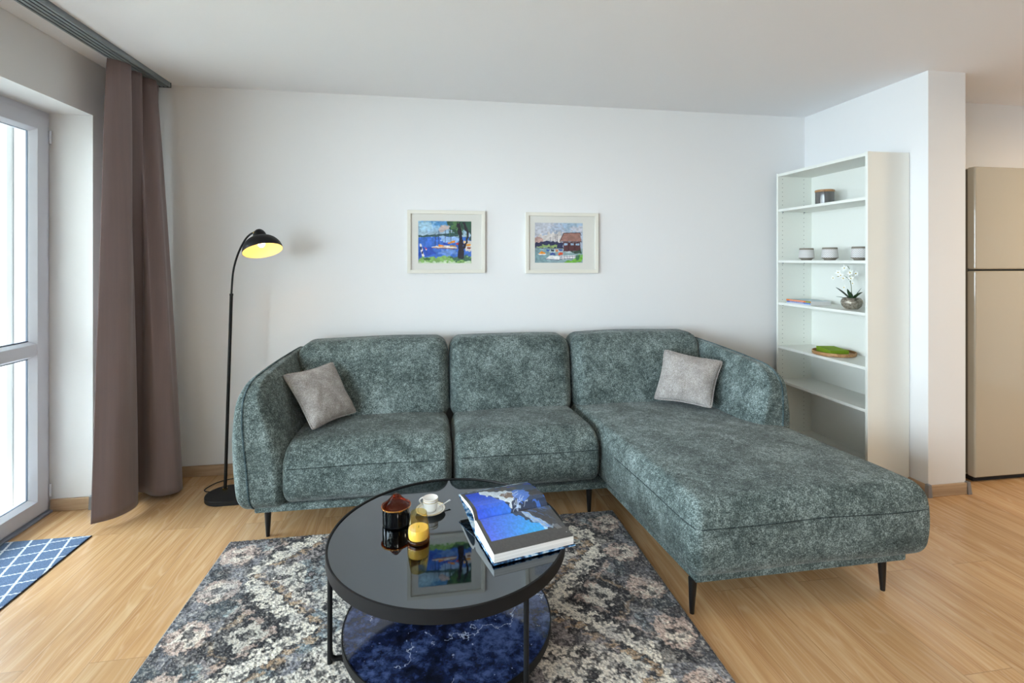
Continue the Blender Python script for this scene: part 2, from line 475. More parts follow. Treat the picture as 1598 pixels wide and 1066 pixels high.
w1 = thing('added_window_1', None, None, (-2.09, -.6, 0), kind='structure')  # unseen window, added and sized for the light it lets in
fb = MB()
for (ya, yb, za, zb) in ((1.48, 1.52, 0, 2.25), (-1.92, -1.88, 0, 2.25), (-1.88, 1.48, 2.205, 2.25), (-1.88, 1.48, 0, .02)):
    fb.box(-2.135, -2.062, ya, yb, za, zb)
fb.build('frame', M_pvc, w1, bevel=.002)
for k in range(3): sash(w1, -1.90+1.133*k, -.769+1.133*k, .022, 2.215, hinge=False)

# outside: balcony slab, parapet, house across, shrub
M_render = plaster('outside_render', (188, 185, 178))
M_slab = plaster('balcony_slab', (170, 168, 164))
M_conc = plaster('concrete_parapet', (120, 122, 122))
def house_mat():
    m = mat('pale_panel_facade', (120, 134, 150), .7); t = NT(m); v = t.coords()
    s = t.n('ShaderNodeSeparateXYZ'); t.l(v, s.inputs[0])
    k = t.math('LESS_THAN', t.math('FRACT', t.math('MULTIPLY', s.outputs[2], .9)), .03)
    t.base(t.mix(rgb(120, 134, 150), rgb(84, 96, 112), k)); return m
tag(MB().box(-3.9, -2.23, -3, 3.9, -.14, -.03).build('balcony_floor', M_slab), kind='structure')
tag(MB().box(-2.45, -2.235, 3.03, 3.5, -.03, 2.8).build('wall_balcony', M_render), kind='structure')
tag(MB().box(-3.98, -3.9, -3, 3.98, -.14, .62).box(-4.02, -3.86, -3, 3.98, .62, .68).build('balcony_parapet', M_conc, bevel=.01),
    'low grey concrete parapet outside the balcony door', 'parapet')
tag(MB().box(-3.86, -2.235, 1.66, 1.74, -.03, 2.52).build('light_blocking_screen', M_render), 'pale rendered screen added unseen between door and window to block light', 'divider')  # unseen screen, added to keep slanting skylight off the door reveal
tag(MB().box(-4.5, -2.23, -3.2, 3.9, 2.52, 2.66).build('added_overhang', M_render), kind='structure')  # unseen overhang, added to cut steep skylight and leave it more horizontal
tag(MB().box(-17, -14, 13, 30, -5, 9).build('neighbouring_house', house_mat()), 'pale blue-grey panelled house far beyond the balcony door glass', 'building')
M_leaf = mat('shrub_leaves', (104, 128, 40), .6)
lf = MB()
for i in range(900):
    p = Vector((random.gauss(0, .42), random.gauss(0, .5), random.gauss(0, .38)))
    c = Vector((-5.6, 7.0, 1.15))+p; a = Vector([random.uniform(-1, 1) for _ in range(3)]).normalized()*.06; b = a.orthogonal().normalized()*.028
    lf.add([c-a, c+b, c+a, c-b+Vector((0, 0, .006))], [(0, 1, 2), (0, 2, 3)])
sh = thing('shrub', 'leafy yellow-green shrub seen through the balcony door', 'shrub', (-5.6, 7.0, -1))
lf.build('foliage', M_leaf, sh); st = MB()
for k in range(5):
    st.tube([(-5.6, 7.0, -1), (-5.6+random.uniform(-.3, .3), 7+random.uniform(-.3, .3), .3), (-5.6+random.uniform(-.6, .6), 7+random.uniform(-.6, .6), 1.4)], .02, 6)
st.build('stem', mat('bark', (90, 75, 60), .9), sh)
tag(MB().box(-14, -4.1, -10, 16, -1.3, -1.0).build('garden_ground', mat('pale_ground', (170, 172, 160), .9)), kind='structure')

# ------------------------------------------------------------------ sofa
SO = thing('corner_sofa', 'large blue-green chenille corner sofa with chaise on thin black legs', 'sofa', (.5, 2.6, 0))
def lerp(a, b, t): return a+(b-a)*t
def wav(x, y, z, a=.004, s=3.): return a*noise.noise(Vector((x*s, y*s, z*s)))
def hump(t, c=.5): return max(0., 1-((t-c)/max(c, 1-c))**2)
ZB = .155
def seat_fn(xl, xr, yf, yb, zt, bulge=.03, crown=.022, side=0.):
    # local box coords in [-.5,.5]-like units -> world
    def fn(x, y, z, H):
        a = (x/H[0]+1)/2; b = (y/H[1]+1)/2; c = (z/H[2]+1)/2
        yy = lerp(yf, yb, b); X0 = xl(yy); X1 = xr(yy)
        X = lerp(X0, X1, a)
        Z = lerp(ZB, zt, c)
        front = max(0, 1-b*4)**1.5
        yy -= bulge*front*hump(c, .55)
        if side: X += side*(a-.5)*2*hump(c, .5)
        Z += crown*(4*a*(1-a))**.6*(4*b*(1-b))**.5*max(0, c*2-1)
        w_ = wav(X, yy, Z)
        return (X, yy+w_, Z+w_)
    return fn
def soft(name, H, r, fn, parent=SO, m=M_sofa, step=.03):
    mb = MB(); rbox(mb, H, r, lambda x, y, z: fn(x, y, z, H), step); return mb.build(name, m, parent, smooth=180)
def seam(fn, H, r, pts, rad=.004, parent=None, name='piping', push=1.0, closed=False, m=None):
    P = [fn(*rb_pt(p, H, r), H) for p in pts]
    return MB().tube(P, rad, 6, closed).build(name, m or M_pipe, parent, smooth=180)
M_seam = fabric('sofa_seam', (26, 33, 33), (52, 62, 62), (90, 102, 102))
def front_seam(fn, H, r, zc, parent):
    pts = [(H[0]*(-1+2*i/30)*.96, -H[1], zc*H[2]) for i in range(31)]
    return seam(fn, H, r, pts, .0026, parent, m=M_seam)
xj1 = lambda y: .104
xj2 = lambda y: lerp(.905, .866, min(1, max(-3, (y-2.55)/.45)))
# left seat, middle seat
for (xl, xr) in ((lambda y: -.735, lambda y: xj1(y)-.002), (lambda y: xj1(y)+.002, lambda y: xj2(y)-.002)):
    H = ((xr(2.6)-xl(2.6))/2, .27, .15); r = (.045, .11, .095)
    fn = seat_fn(xl, xr, 2.555, 3.1, .452)
    s = soft('seat_cushion', H, r, fn); front_seam(fn, H, r, .38, s)
# chaise
def cxl(y): return .912+max(0, 2.56-y)*.075+(0 if y < 2.56 else -(y-2.56)*.08)
def cxr(y): return 1.915+(2.5-y)*.11 if y < 2.42 else 1.924-(y-2.42)*.9*(1 if y < 2.6 else 0)-(.162 if y >= 2.6 else 0)
H = (.5, .69, .15); r = (.038, .05, .065)
cfn = seat_fn(cxl, cxr, 1.735, 3.1, .452, bulge=.02, crown=.03, side=.016)
ch = soft('chaise_seat', H, r, cfn)
P = [(-H[0], H[1]*(1-2*i/40)*.97, .42*H[2]) for i in range(20, 41)]+[(H[0]*(-1+2*i/30), -H[1], .38*H[2]) for i in range(31)]+[(H[0], -H[1]*(1-2*i/40)*.97, .42*H[2]) for i in range(1, 12)]
seam(cfn, H, r, P, .0026, ch, m=M_seam)
# back cushions
def back_fn(x0b, x1b, x0t, x1t, zt, sag=0):
    def fn(x, y, z, H):
        a = (x/H[0]+1)/2; b = (y/H[1]+1)/2; c = (z/H[2]+1)/2
        X = lerp(lerp(x0b, x0t, c), lerp(x1b, x1t, c), a)
        yf = lerp(2.975, 3.11, c); yb = lerp(3.34, 3.36, c)
        Y = lerp(yf, yb, b)-.03*max(0, 1-2*b)*(4*a*(1-a))**.6*hump(c, .45)
        Z = lerp(.40, zt, c)+.012*(4*a*(1-a))**.5*c+sag*(a-.5)*c
        w_ = wav(X, Y, Z, .006)
        return (X, Y+w_, Z+w_*.6)
    return fn
for (a0, a1, t0, t1, zt, sg) in ((-.80, .102, -.80, .098, .868, .012), (.106, .872, .104, .882, .87, 0), (.876, 1.77, .888, 1.79, .872, -.002)):
    H = (.42, .17, .24); r = (.075, .1, .09)
    fn = back_fn(a0, a1, t0, t1, zt, sg); b = soft('back_cushion', H, r, fn)
    for k in (-1, 1):
        pts = [(k*H[0]*.97, -H[1]*.55, H[2]*(-1+2*i/24)) for i in range(3, 25)]
        seam(fn, H, r, pts, .003, b)
# arms: leaning shell with a piped ridge
def arm_fn(sx, xo, front, back):
    def fn(x, y, z, H):
        a = (x/H[0]+1)/2      # 0 outer .. 1 inner
        b = (y/H[1]+1)/2; c = (z/H[2]+1)/2
        Y = lerp(front, back, b)
        zt = lerp(.755, .835, b**.8)
        Z = lerp(.132, zt, c)
        out = xo-.045*hump(c, .62)*(1-.4*b)+.028*c**3+.10*b*b*c+.02*b-.012*(1-c)
        inn = xo+.225-.125*max(0, (c-.35)/.65)**1.3+.05*b*c
        X = lerp(out, inn, a)
        Y += -.03*hump(c, .45)*(1-b)**3
        w_ = wav(X, Y, Z, .006)
        return (sx*(X+w_), Y+w_*.5, Z)
    return fn
for sx, xo in ((1, -.925), (-1, -1.925)):
    H = (.11, .41, .33); r = (.05, .13, .10)
    fr_ = 2.555 if sx > 0 else 2.47
    fn = arm_fn(sx, xo, fr_, 3.36)
    ar = soft('armrest', H, r, fn)
    pts = [(-H[0]*.30, -H[1], H[2]*(-1+2*i/24)*.99) for i in range(25)]+[(-H[0]*.30, H[1]*(-1+2*i/24), H[2]) for i in range(1, 23)]
    P_ = [fn(*rb_pt(p, H, r), H) for p in pts]
    MB().tube(P_, .0055, 6).build('piping', M_pipe, ar, smooth=180)
# base band
bb = MB()
bb.prism([(-.86, 2.59), (.93, 2.575), (.995, 1.765), (1.93, 1.765), (1.87, 2.5), (1.87, 3.33), (-.86, 3.33)], .128, .165)
bb.build('base_rail', M_sofa, SO, bevel=.008)
def leg(x, y, dx, dy):
    MB().tube([(x-dx, y-dy, .135), (x-dx*.5, y-dy*.5, .07), (x, y, .0)], [.017, .0135, .009], 14).build('leg', M_blackwood, SO, smooth=60)
for l_ in ((-.805, 2.62, .0, 0), (.84, 2.6, .0, 0), (.992, 1.79, -.004, -.0), (1.842, 1.79, .004, 0), (-.80, 3.28, 0, 0), (1.8, 3.28, 0, 0)): leg(*l_)

# ------------------------------------------------------------------ throw pillows
def pillow(C, T, nrm, label, seed, pipe_m):
    BL, BR, TR, TL = [Vector(c) for c in C]
    ctr = (BL+BR+TR+TL)/4; N = Vector(nrm).normalized(); n = 30
    def edge(u, v):   # concave sides, pointed corners
        k = .10
        pu = u*(1-k*(1-v*v)**1.0) if True else u
        pv = v*(1-k*(1-u*u)**1.0)
        cr = 1-.055*(abs(u)*abs(v))**6; pu *= cr; pv *= cr      # blunt, rounded ears
        a, b = (pu+1)/2, (pv+1)/2
        return (BL*(1-a)+BR*a)*(1-b)+(TL*(1-a)+TR*a)*b
    vs = []; ix = {}
    def V(i, j, side):
        bd = i in (0, n) or j in (0, n)
        key = (i, j, 0 if bd else side)
        if key not in ix:
            u, v = math.sin((i/n-.5)*PI)*.5+(i/n*2-1)*.5, math.sin((j/n-.5)*PI)*.5+(j/n*2-1)*.5
            p = edge(u, v)
            if not bd:
                h = T*((1-u**4)*(1-v**4))**.62
                wv = noise.noise(Vector((u*3+seed, v*3, side)))*.010+noise.noise(Vector((u*9+seed, v*5, side)))*.004
                h += wv*(1-u*u)**.3*(1-v*v)**.3
                p = p+N*side*h
            ix[key] = len(vs); vs.append(p)
        return ix[key]
    fs = []
    for side in (1, -1):
        for i in range(n):
            for j in range(n):
                q = (V(i, j, side), V(i+1, j, side), V(i+1, j+1, side), V(i, j+1, side)); fs.append(q if side > 0 else q[::-1])
    base = thing('throw_pillow', label, 'cushion', tuple((BL+BR)/2), 'small square scatter cushions on the sofa')
    MB().add(vs, fs).build('cover', M_pillow, base, smooth=180)
    P = [edge(-1+2*i/24, -1) for i in range(24)]+[edge(1, -1+2*i/24) for i in range(24)]+[edge(1-2*i/24, 1) for i in range(24)]+[edge(-1, 1-2*i/24) for i in range(24)]
    MB().tube(P, .0048, 6, True).build('piping', pipe_m, base, smooth=180)
pillow([(-.613, 2.691, .485), (-.425, 2.945, .495), (-.575, 3.03, .775), (-.800, 2.825, .752)], .056, (.72, -.55, .42),
       'warm grey square throw pillow leaning against the left armrest, beside the floor lamp', 1, M_pillow)
pillow([(1.36, 2.925, .495), (1.625, 2.700, .49), (1.772, 2.815, .746), (1.462, 2.985, .80)], .055, (-.50, -.75, .38),
       'light grey square throw pillow leaning in the right corner, on the chaise end', 7, M_pillow)

# ------------------------------------------------------------------ coffee table
TC = (.0583, 1.808); TZ = .397
ct = thing('coffee_table', 'round black metal coffee table with smoked glass top and dark marble shelf', 'table', (TC[0], TC[1], .012))
R = .419
MB().lathe([(R-.008, -.042), (R, -.040), (R, -.001), (R-.0015, 0), (R-.0065, 0), (R-.008, -.002), (R-.008, -.042)], (TC[0], TC[1], TZ), 128).build('top_rim', M_black, ct, smooth=40)
MB().lathe([(0, -.011), (R-.008, -.011), (R-.008, -.0045), (0, -.0045)], (TC[0], TC[1], TZ), 128).build('glass_top', M_top, ct, smooth=40)
R2 = .368
sh_ = MB().lathe([(0, .076), (R2-.004, .076), (R2-.004, .092), (0, .092)], (TC[0], TC[1], 0), 128).build('marble_shelf', M_marble, ct, smooth=40)
MB().lathe([(R2-.004, .066), (R2, .066), (R2, .094), (R2-.004, .094), (R2-.004, .066)], (TC[0], TC[1], 0), 128).build('shelf_rim', M_black, ct, smooth=40)
for rel in ((-.409, -.066), (.222, -.341), (.16, .375)):
    q = Vector((rel[0], rel[1], 0)); q = q.normalized(); L = .404
    a = Vector((TC[0], TC[1], 0))+q*L; inn = Vector((TC[0], TC[1], 0))+q*(R2-.09)
    lg = MB(); z0 = .0235
    lg.tube([a+Vector((0, 0, TZ-.04)), a+Vector((0, 0, z0+.03)), a-q*.004+Vector((0, 0, z0+.012)), a-q*.016+Vector((0, 0, z0+.002)), a-q*.035+Vector((0, 0, z0)), inn+Vector((0, 0, z0))], .0085, 14)
    lg.tube([inn+Vector((0, 0, z0)), inn+Vector((0, 0, .076))], .0085, 12)
    lg.tube([a+Vector((0, 0, .0145)), a+Vector((0, 0, .06))], .0088, 14)
    lg.build('leg', M_black, ct, smooth=50)

GT = TZ-.0044
# jar with conical lid
J = (-.133, 1.883)
jr = thing('candle_jar', 'black glass jar with conical amber lid, back left on coffee table', 'jar', (J[0], J[1], GT))
MB().lathe([(0, 0), (.044, 0), (.0485, .004), (.0495, .01), (.0495, .066), (.0475, .066), (.046, .012), (0, .010)], (J[0], J[1], GT), 64).build('body', M_blackglass, jr, smooth=50)
ld = MB().lathe([(0, .064), (.04, .0645), (.0535, .0665), (.0535, .0695), (.045, .073), (.030, .088), (.0135, .106), (.0105, .1095), (0, .111)], (J[0], J[1], GT), 64).build('lid', M_amber_deep, jr, smooth=50)
MB().lathe([(.052, .0655), (.0542, .066), (.0542, .0695), (.052, .070), (.052, .0655)], (J[0], J[1], GT), 64).build('rim_band', mat('gold_glass', (190, 130, 60), .2, .8), ld, smooth=50)
MB().lathe([(0, .096), (.012, .099), (.0128, .104), (.0095, .111), (0, .113)], (J[0], J[1], GT), 32).build('knob', mat('dark_amber', (60, 22, 8), .1), ld, smooth=60)
# amber tumbler candle
K = (-.048, 1.755)
cg = thing('candle_glass', 'amber glass tumbler holding a cream candle, nearest on coffee table', 'candle', (K[0], K[1], GT))
MB().lathe([(0, 0), (.034, 0), (.0375, .004), (.0385, .02), (.037, .045), (.0325, .075), (.0280, .100), (.0268, .100), (.0313, .074), (.0355, .045), (.036, .022), (.034, .013), (0, .012)], (K[0], K[1], GT), 64).build('tumbler', M_amber, cg, smooth=60)
MB().lathe([(0, .0135), (.0325, .0135), (.035, .022), (.0348, .043), (.0335, .0465), (0, .0455)], (K[0], K[1], GT), 48).build('wax', M_wax, cg, smooth=50)
MB().lathe([(0, .0005), (.0375, .0035), (.0388, .008), (.0388, .011), (.0372, .0125), (0, .0125)], (K[0], K[1], GT+.0003), 48).build('thick_base', glass('amber_base', (250, 190, 100), thin=True), cg, smooth=50)
MB().tube([(K[0], K[1], GT+.0455), (K[0]+.001, K[1], GT+.053)], .0008, 6).build('wick', M_rubber, cg)
# saucer, cup, spoon
U = (-.008, 1.948)
sc_ = thing('saucer', 'white saucer with gold edge behind the candle glass', 'saucer', (U[0], U[1], GT))
MB().lathe([(0, .002), (.02, 0), (.024, .001), (.034, .004), (.052, .010), (.0575, .0135), (.0572, .0145), (.050, .0125), (.034, .007), (0, .005)], (U[0], U[1], GT), 64).build('dish', M_china, sc_, smooth=60)
gb = MB()
for rr, zz in ((.0568, .0145), (.048, .0123)):
    gb.tube([(U[0]+rr*math.cos(a*PI/24), U[1]+rr*math.sin(a*PI/24), GT+zz) for a in range(48)], .0007, 6, True)
gb.build('gold_band', M_brass, sc_, smooth=60)
cz = GT+.0065
cu = thing('espresso_cup', 'small white cup with gold bands standing on the saucer', 'cup', (U[0], U[1], cz))
MB().lathe([(0, .002), (.018, 0), (.0215, .001), (.0255, .012), (.0283, .035), (.0290, .050), (.0278, .0505), (.0270, .0485), (.0262, .0478), (0, .0478)], (U[0], U[1], cz), 48).build('bowl', M_china, cu, smooth=60)
gb = MB()
for rr, zz, th in ((.0288, .047, .0008), (.0284, .038, .0012)):
    gb.tube([(U[0]+rr*math.cos(a*PI/24), U[1]+rr*math.sin(a*PI/24), cz+zz) for a in range(48)], th, 6, True)
gb.build('gold_band', mat('soft_gold', (176, 160, 110), .35, .6), cu, smooth=60)
hd = [(U[0]+(-.92*(.0285+.017*math.sin(a*PI/10))), U[1]+.39*(.0285+.017*math.sin(a*PI/10)), cz+.048-.032*a/10) for a in range(11)]
MB().tube(hd, .003, 8).build('handle', M_china, cu, smooth=60)
sp = MB(); a0 = Vector((U[0]+.034, U[1]+.012, GT+.0115)); a1 = Vector((U[0]+.078, U[1]+.046, GT+.0185))
sd = Vector((-.56, .83, 0)).normalized(); up = Vector((0, 0, .0012))
vs = []; n_ = 12
for i in range(n_+1):
    t_ = i/n_; p = a0.lerp(a1, t_); wd = .0028+.0028*t_**3
    vs += [p-sd*wd, p+sd*wd, p+sd*wd+up, p-sd*wd+up]
sp.add(vs, [f for i in range(n_) for f in ((4*i, 4*i+1, 4*i+5, 4*i+4), (4*i+1, 4*i+2, 4*i+6, 4*i+5), (4*i+2, 4*i+3, 4*i+7, 4*i+6), (4*i+3, 4*i, 4*i+4, 4*i+7))]+[(0, 1, 2, 3), (4*n_, 4*n_+1, 4*n_+2, 4*n_+3)])
tag(sp.build('teaspoon', mat('pale_steel', (225, 225, 225), .2, .7), smooth=40), 'small pale teaspoon lying on the saucer beside the cup', 'spoon')

# ------------------------------------------------------------------ open book
BA = Vector((.149, 1.768, TZ)); et = Vector((.9746, .2237, 0)); es = Vector((.2237, -.9746, 0)); BW = .288
bk = thing('open_book', 'large open picture book showing a blue seascape, overhanging the coffee table edge', 'book', tuple(BA))
def bp(s, t_, z): return BA+es*s+et*t_+Vector((0, 0, z))
def near_top(s): return np.interp(s, [0, .006, .014, .03, .08, .14, .2], [.040, .046, .0485, .0475, .042, .036, .031])
def far_top(s): return np.interp(s, [-.192, -.15, -.1, -.07, -.045, -.025, -.012, -.004, 0], [.0515, .058, .0645, .067, .0675, .064, .055, .045, .0405])
# painted spread: x across the spine direction (t), y from far edge (0) to near edge (1)
cv = Canvas(300, 400, (70, 66, 64))
X, Y = cv.X, cv.Y
g1 = np.clip((Y-.05)/.8, 0, 1)[..., None]; g2 = np.clip(X/.6, 0, 1)[..., None]
blue = np.array((22, 66, 205.))*(1-g1)+np.array((96, 110, 235.))*g1
blue = blue*(1-g2*g1)+np.array((60, 175, 240.))*g2*g1
inside = ((X > .05) & (Y > .045) & (Y < .84)).astype(float)
cv.c = cv.c*(1-inside[..., None])+blue*inside[..., None]
cv.poly([(.28, .045), (1, .045), (1, .84), (.78, .84), (.62, .66), (.46, .52), (.52, .46), (.44, .38), (.34, .22), (.26, .14)], (52, 66, 92), 1, .05)
cv.poly([(.24, .045), (.34, .05), (.50, .14), (.62, .16), (.72, .2), (.60, .38), (.52, .47), (.44, .38), (.34, .22), (.24, .14)], (222, 232, 240), .95, .10)
cv.poly([(.36, .05), (.8, .05), (.72, .16), (.5, .12)], (96, 88, 76), .9, .08)
cv.poly([(.47, .2), (.64, .2), (.62, .34), (.5, .34)], (112, 86, 70), .9, .07)
cv.poly([(.62, .18), (.84, .2), (.86, .34), (.72, .42), (.56, .47), (.62, .36)], (78, 126, 220), .9, .09)
for k in range(16):
    x0 = .55+random.random()*.2; y0 = .2+random.random()*.24
    cv.line([(x0, y0), (x0-.05-random.random()*.06, y0+.05)], .004, (215, 228, 245), .85, .04)
cv.poly([(.84, .22), (.99, .24), (.99, .40), (.84, .38)], (44, 36, 34), .95, .05)
cv.poly([(.55, .48), (.64, .5), (.80, .7), (.86, .84), (.76, .84), (.62, .66)], (200, 222, 246), .75, .09)
cv.poly([(.62, .5), (.8, .5), (.9, .72), (.84, .8), (.7, .62)], (58, 56, 62), .9, .10)
cv.poly([(.8, .44), (.9, .44), (1, .66), (.97, .68), (.9, .56)], (70, 120, 215), .85, .05)
for k in range(14):
    x0 = .62+random.random()*.26; y0 = .5+random.random()*.26
    cv.line([(x0, y0), (x0+.05+random.random()*.05, y0+.05+random.random()*.05)], .005, (96, 150, 232), .7, .04)
fade = np.clip((X-.80)/.16, 0, 1)*np.clip((Y-.5)/.1, 0, 1)
cv.blend(fade, (70, 66, 64), .95)
cv.blend(((Y > .84) | (Y < .035)).astype(float), (72, 68, 66)); cv.blend((X < .05).astype(float), (74, 70, 68))
cv.grain(.16, 60)
for k in range(4): cv.line([(.86+.018*k, .80), (.885+.018*k, .865)], .0022, (215, 215, 215), .9, 0)
cv.ell(.955, .93, .006, .004, (225, 225, 225), 1, 0)
img = cv.c
def page_surface(s0, s1, top, rows, name, parent):
    def fn(U_, V_):
        s = s0+(s1-s0)*V_; z = top(s)+.0006
        return np.stack([BA.x+es.x*s+et.x*BW*U_, BA.y+es.y*s+et.y*BW*U_, BA.z+z], -1)
    im = img[rows]
    o = grid_obj(name, im.shape[1], im.shape[0], fn, M_page, parent, im, off=tuple(BA)); return o
page_surface(-.190, -.0005, far_top, slice(0, 200), 'printed_page', bk)
page_surface(.0005, .2, near_top, slice(200, 400), 'printed_page', bk)
def block(name, ss, top, bot, m, w0=0., w1=BW, parent=bk):
    mb = MB(); vs = []
    for s in ss:
        vs += [bp(s, w0, bot(s)), bp(s, w1, bot(s)), bp(s, w1, top(s)), bp(s, w0, top(s))]
    fs = [(0, 1, 2, 3), tuple(4*(len(ss)-1)+k for k in range(4))]
    for i in range(len(ss)-1):
        for k in range(4):
            l = (k+1) % 4; fs.append((4*i+k, 4*i+l, 4*i+4+l, 4*i+4+k))
    return mb.add(vs, fs).build(name, m, parent)
def paper_mat():
    m = mat('page_edges', (236, 234, 230), .85); t = NT(m); v = t.coords((3, 3, 900)); n = t.noise(v, 1, 2)
    t.base(t.ramp(n, [(.35, (205, 203, 200)), (.6, (242, 240, 236))])); return m
M_edges = paper_mat()
block('page_block', [0, .006, .014, .03, .05, .08, .11, .14, .17, .2], near_top, lambda s: .0042, M_edges)
block('page_block', [-.192, -.15, -.12, -.1, -.085, -.07, -.055, -.045, -.035, -.025, -.017, -.012, -.007, -.004, 0], far_top, lambda s: max(far_top(s)-.0105-.004*math.sin(min(1, -s/.19)*PI), .004), M_edges)
def cover_mat():
    m = mat('book_jacket', (60, 110, 170), .2); t = NT(m); v = t.coords((1, 1, 1)); n = t.noise(v, 40, 4)
    t.base(t.ramp(n, [(.4, (24, 44, 74)), (.5, (70, 130, 185)), (.62, (205, 222, 235))])); return m
M_cover = cover_mat()
cvv = MB(); prof = [(.206, 0), (.1, 0), (.02, 0), (.004, .0005), (-.006, .003), (-.02, .0075), (-.1, .0255), (-.196, .0475)]
vs = []
for s, z in prof:
    vs += [bp(s, -.004, z), bp(s, BW+.004, z), bp(s, BW+.004, z+.0034), bp(s, -.004, z+.0034)]
fs = [(0, 1, 2, 3), tuple(4*(len(prof)-1)+k for k in range(4))]
for i in range(len(prof)-1):
    for k in range(4): l = (k+1) % 4; fs.append((4*i+k, 4*i+l, 4*i+4+l, 4*i+4+k))
cvv.add(vs, fs).build('cover', M_cover, bk)

# ------------------------------------------------------------------ rug
RX0, RX1, RY0, RY1 = -.962, .962, .62, 2.572
nx, ny = 540, 540
x = np.linspace(RX0, RX1, nx); y = np.linspace(RY1, RY0, ny)
XX, YY = np.meshgrid(x, y)
wb = (vnoise(nx, ny, 60, 60, 11)-.5)*.030+(vnoise(nx, ny, 140, 140, 12)-.5)*.020+(vnoise(nx, ny, 250, 250, 31)-.5)*.014
wc = (vnoise(nx, ny, 60, 60, 13)-.5)*.030+(vnoise(nx, ny, 140, 140, 14)-.5)*.020+(vnoise(nx, ny, 250, 250, 32)-.5)*.014
A = np.abs(XX+wb); B = YY+wc
YC = 1.92
ivory = np.array((236, 228, 214.)); char = np.array((42, 42, 46.)); grey = np.array((132, 132, 138.)); pink = np.array((198, 172, 158.))
mauve = np.array((138, 128, 128.)); teal = np.array((122, 140, 146.)); tan = np.array((190, 158, 124.)); navy = np.array((30, 38, 66.))
C = np.ones((ny, nx, 3))*grey
def put(m, c, a=1.):
    global C
    m = (m*a)[..., None]; C = C*(1-m)+c*m
def frac(v): return v-np.floor(v)
put((vnoise(nx, ny, 9, 9, 15) > .5)*1., mauve, .8)
put((vnoise(nx, ny, 14, 14, 16) > .62)*1., teal, .7)
# zigzag axis: V shapes opening to the side, period .70 along y
per = .72
q = np.abs(frac((B-YC)/per+.5)-.5)*per            # 0 at vertex level
zz = A-(.47+q*.98)                                  # <0 towards the middle
core = np.abs(zz)
# field outside the zigzag (side cells) gets a stepped diamond
dd = np.abs(A-.665)+np.abs(q)*.92
put((zz > 0)*(dd < .27)*1., mauve*.9, .7)
put((zz > 0)*(np.abs(dd-.235) < .014)*1., ivory, .55)
put((zz > 0)*(dd < .19)*1., char, .85)
put((zz > 0)*(np.abs(dd-.15) < .012)*1., tan, .6)
put((zz > 0)*(dd < .075)*1., ivory, .8); put((zz > 0)*(dd < .03)*1., char, .8)
put((zz > 0)*(np.hypot(A-.80, q-.16) < .05)*1., teal, .7)
# the ivory zigzag band with dark notches
al = A+0*q
put(((core < .085))*1., char, .75)
put(((core < .055))*1., ivory, .95)
n1 = frac(q/.055)
put((core < .055)*(zz > .012)*(n1 < .45)*1., char, .85)
put((np.abs(zz+.085) < .022)*(frac(q/.05+.3) < .6)*1., tan, .8)
put((np.abs(zz-.10) < .02)*(frac(q/.06) < .55)*1., pink, .8)
# inner field: pale with small hooked motifs
inn = (zz < -.11)
put(inn*(vnoise(nx, ny, 12, 12, 21) > .36)*1., ivory, .8)
m1 = np.abs(frac(A/.115)-.5)*.115+np.abs(frac(B/.10)-.5)*.10
put(inn*(m1 < .030)*1., char, .9); put(inn*(m1 < .012)*1., mauve, .9)
m2 = np.abs(frac(A/.23+.25)-.5)*.23+np.abs(frac(B/.20+.25)-.5)*.20
put(inn*(np.abs(m2-.075) < .010)*1., char, .7)
big = np.hypot((A-.0)/1.0, (q-.36)/1.)
put(inn*(A < .34)*(np.abs(A+q*.9-.30) < .02)*1., tan, .7)
put(inn*(A+q*.9 < .26)*1., mauve*.8, .7); put((A+q*.9 < .16)*1., char, .7)
# outer border with pale rosettes
put((A > .775)*1., char, .55)
put((A > .775)*(vnoise(nx, ny, 30, 30, 22) > .55)*1., grey, .8)
rb = np.hypot((A-.868), (frac((B-.07)/.25)-.5)*.25)
put((rb < .078)*1., pink*1.08, .8); put((rb < .060)*(vnoise(nx, ny, 50, 50, 23) > .45)*1., ivory, .7); put((rb < .018)*1., char, .7)
# wear and pile flecks
wear = vnoise(nx, ny, 7, 7, 24)*.6+vnoise(nx, ny, 30, 30, 25)*.4
put(np.clip((wear-.58)*3, 0, .4), np.array((150, 150, 156.)))
fl = .5*vnoise(nx, ny, 460, 460, 26)+.5*vnoise(nx, ny, 230, 230, 27); fl2 = rng.random((ny, nx))
fm = vnoise(nx, ny, 190, 190, 28)*.6+vnoise(nx, ny, 70, 70, 29)*.4
put(np.clip((fm-.62)*6, 0, .6), char); put(np.clip((.34-fm)*5, 0, .4), ivory)
put(np.clip((fl-.60)*3.5, 0, .5), char); put(np.clip((.38-fl)*3, 0, .35), ivory)
put((fl2 > .9)*.45, char); put((fl2 < .08)*.4, ivory)
C *= (.86+.28*rng.random((ny, nx)))[..., None]
zr = .0105+.003*fl+.003*rng.random((ny, nx))
zr[0, :] = zr[-1, :] = 0; zr[:, 0] = zr[:, -1] = 0
jx = (rng.random((ny, nx))-.5)*.0022; jx[:, 0] = jx[:, -1] = 0
rug = grid_obj('area_rug', nx, ny, lambda U_, V_: np.stack([XX+jx, YY, zr], -1), M_rug, None, C, smooth=False, off=(0, 1.6, 0))
rug.location = (0, 1.6, 0)
tag(rug, 'distressed grey and ivory patterned pile rug under the coffee table', 'rug')
e = MB()
e.tube([(RX0, RY0, .006), (RX0, RY1, .006), (RX1, RY1, .006), (RX1, RY0, .006)], .0045, 6, True)
e.build('binding', M_rugedge, rug, smooth=60)

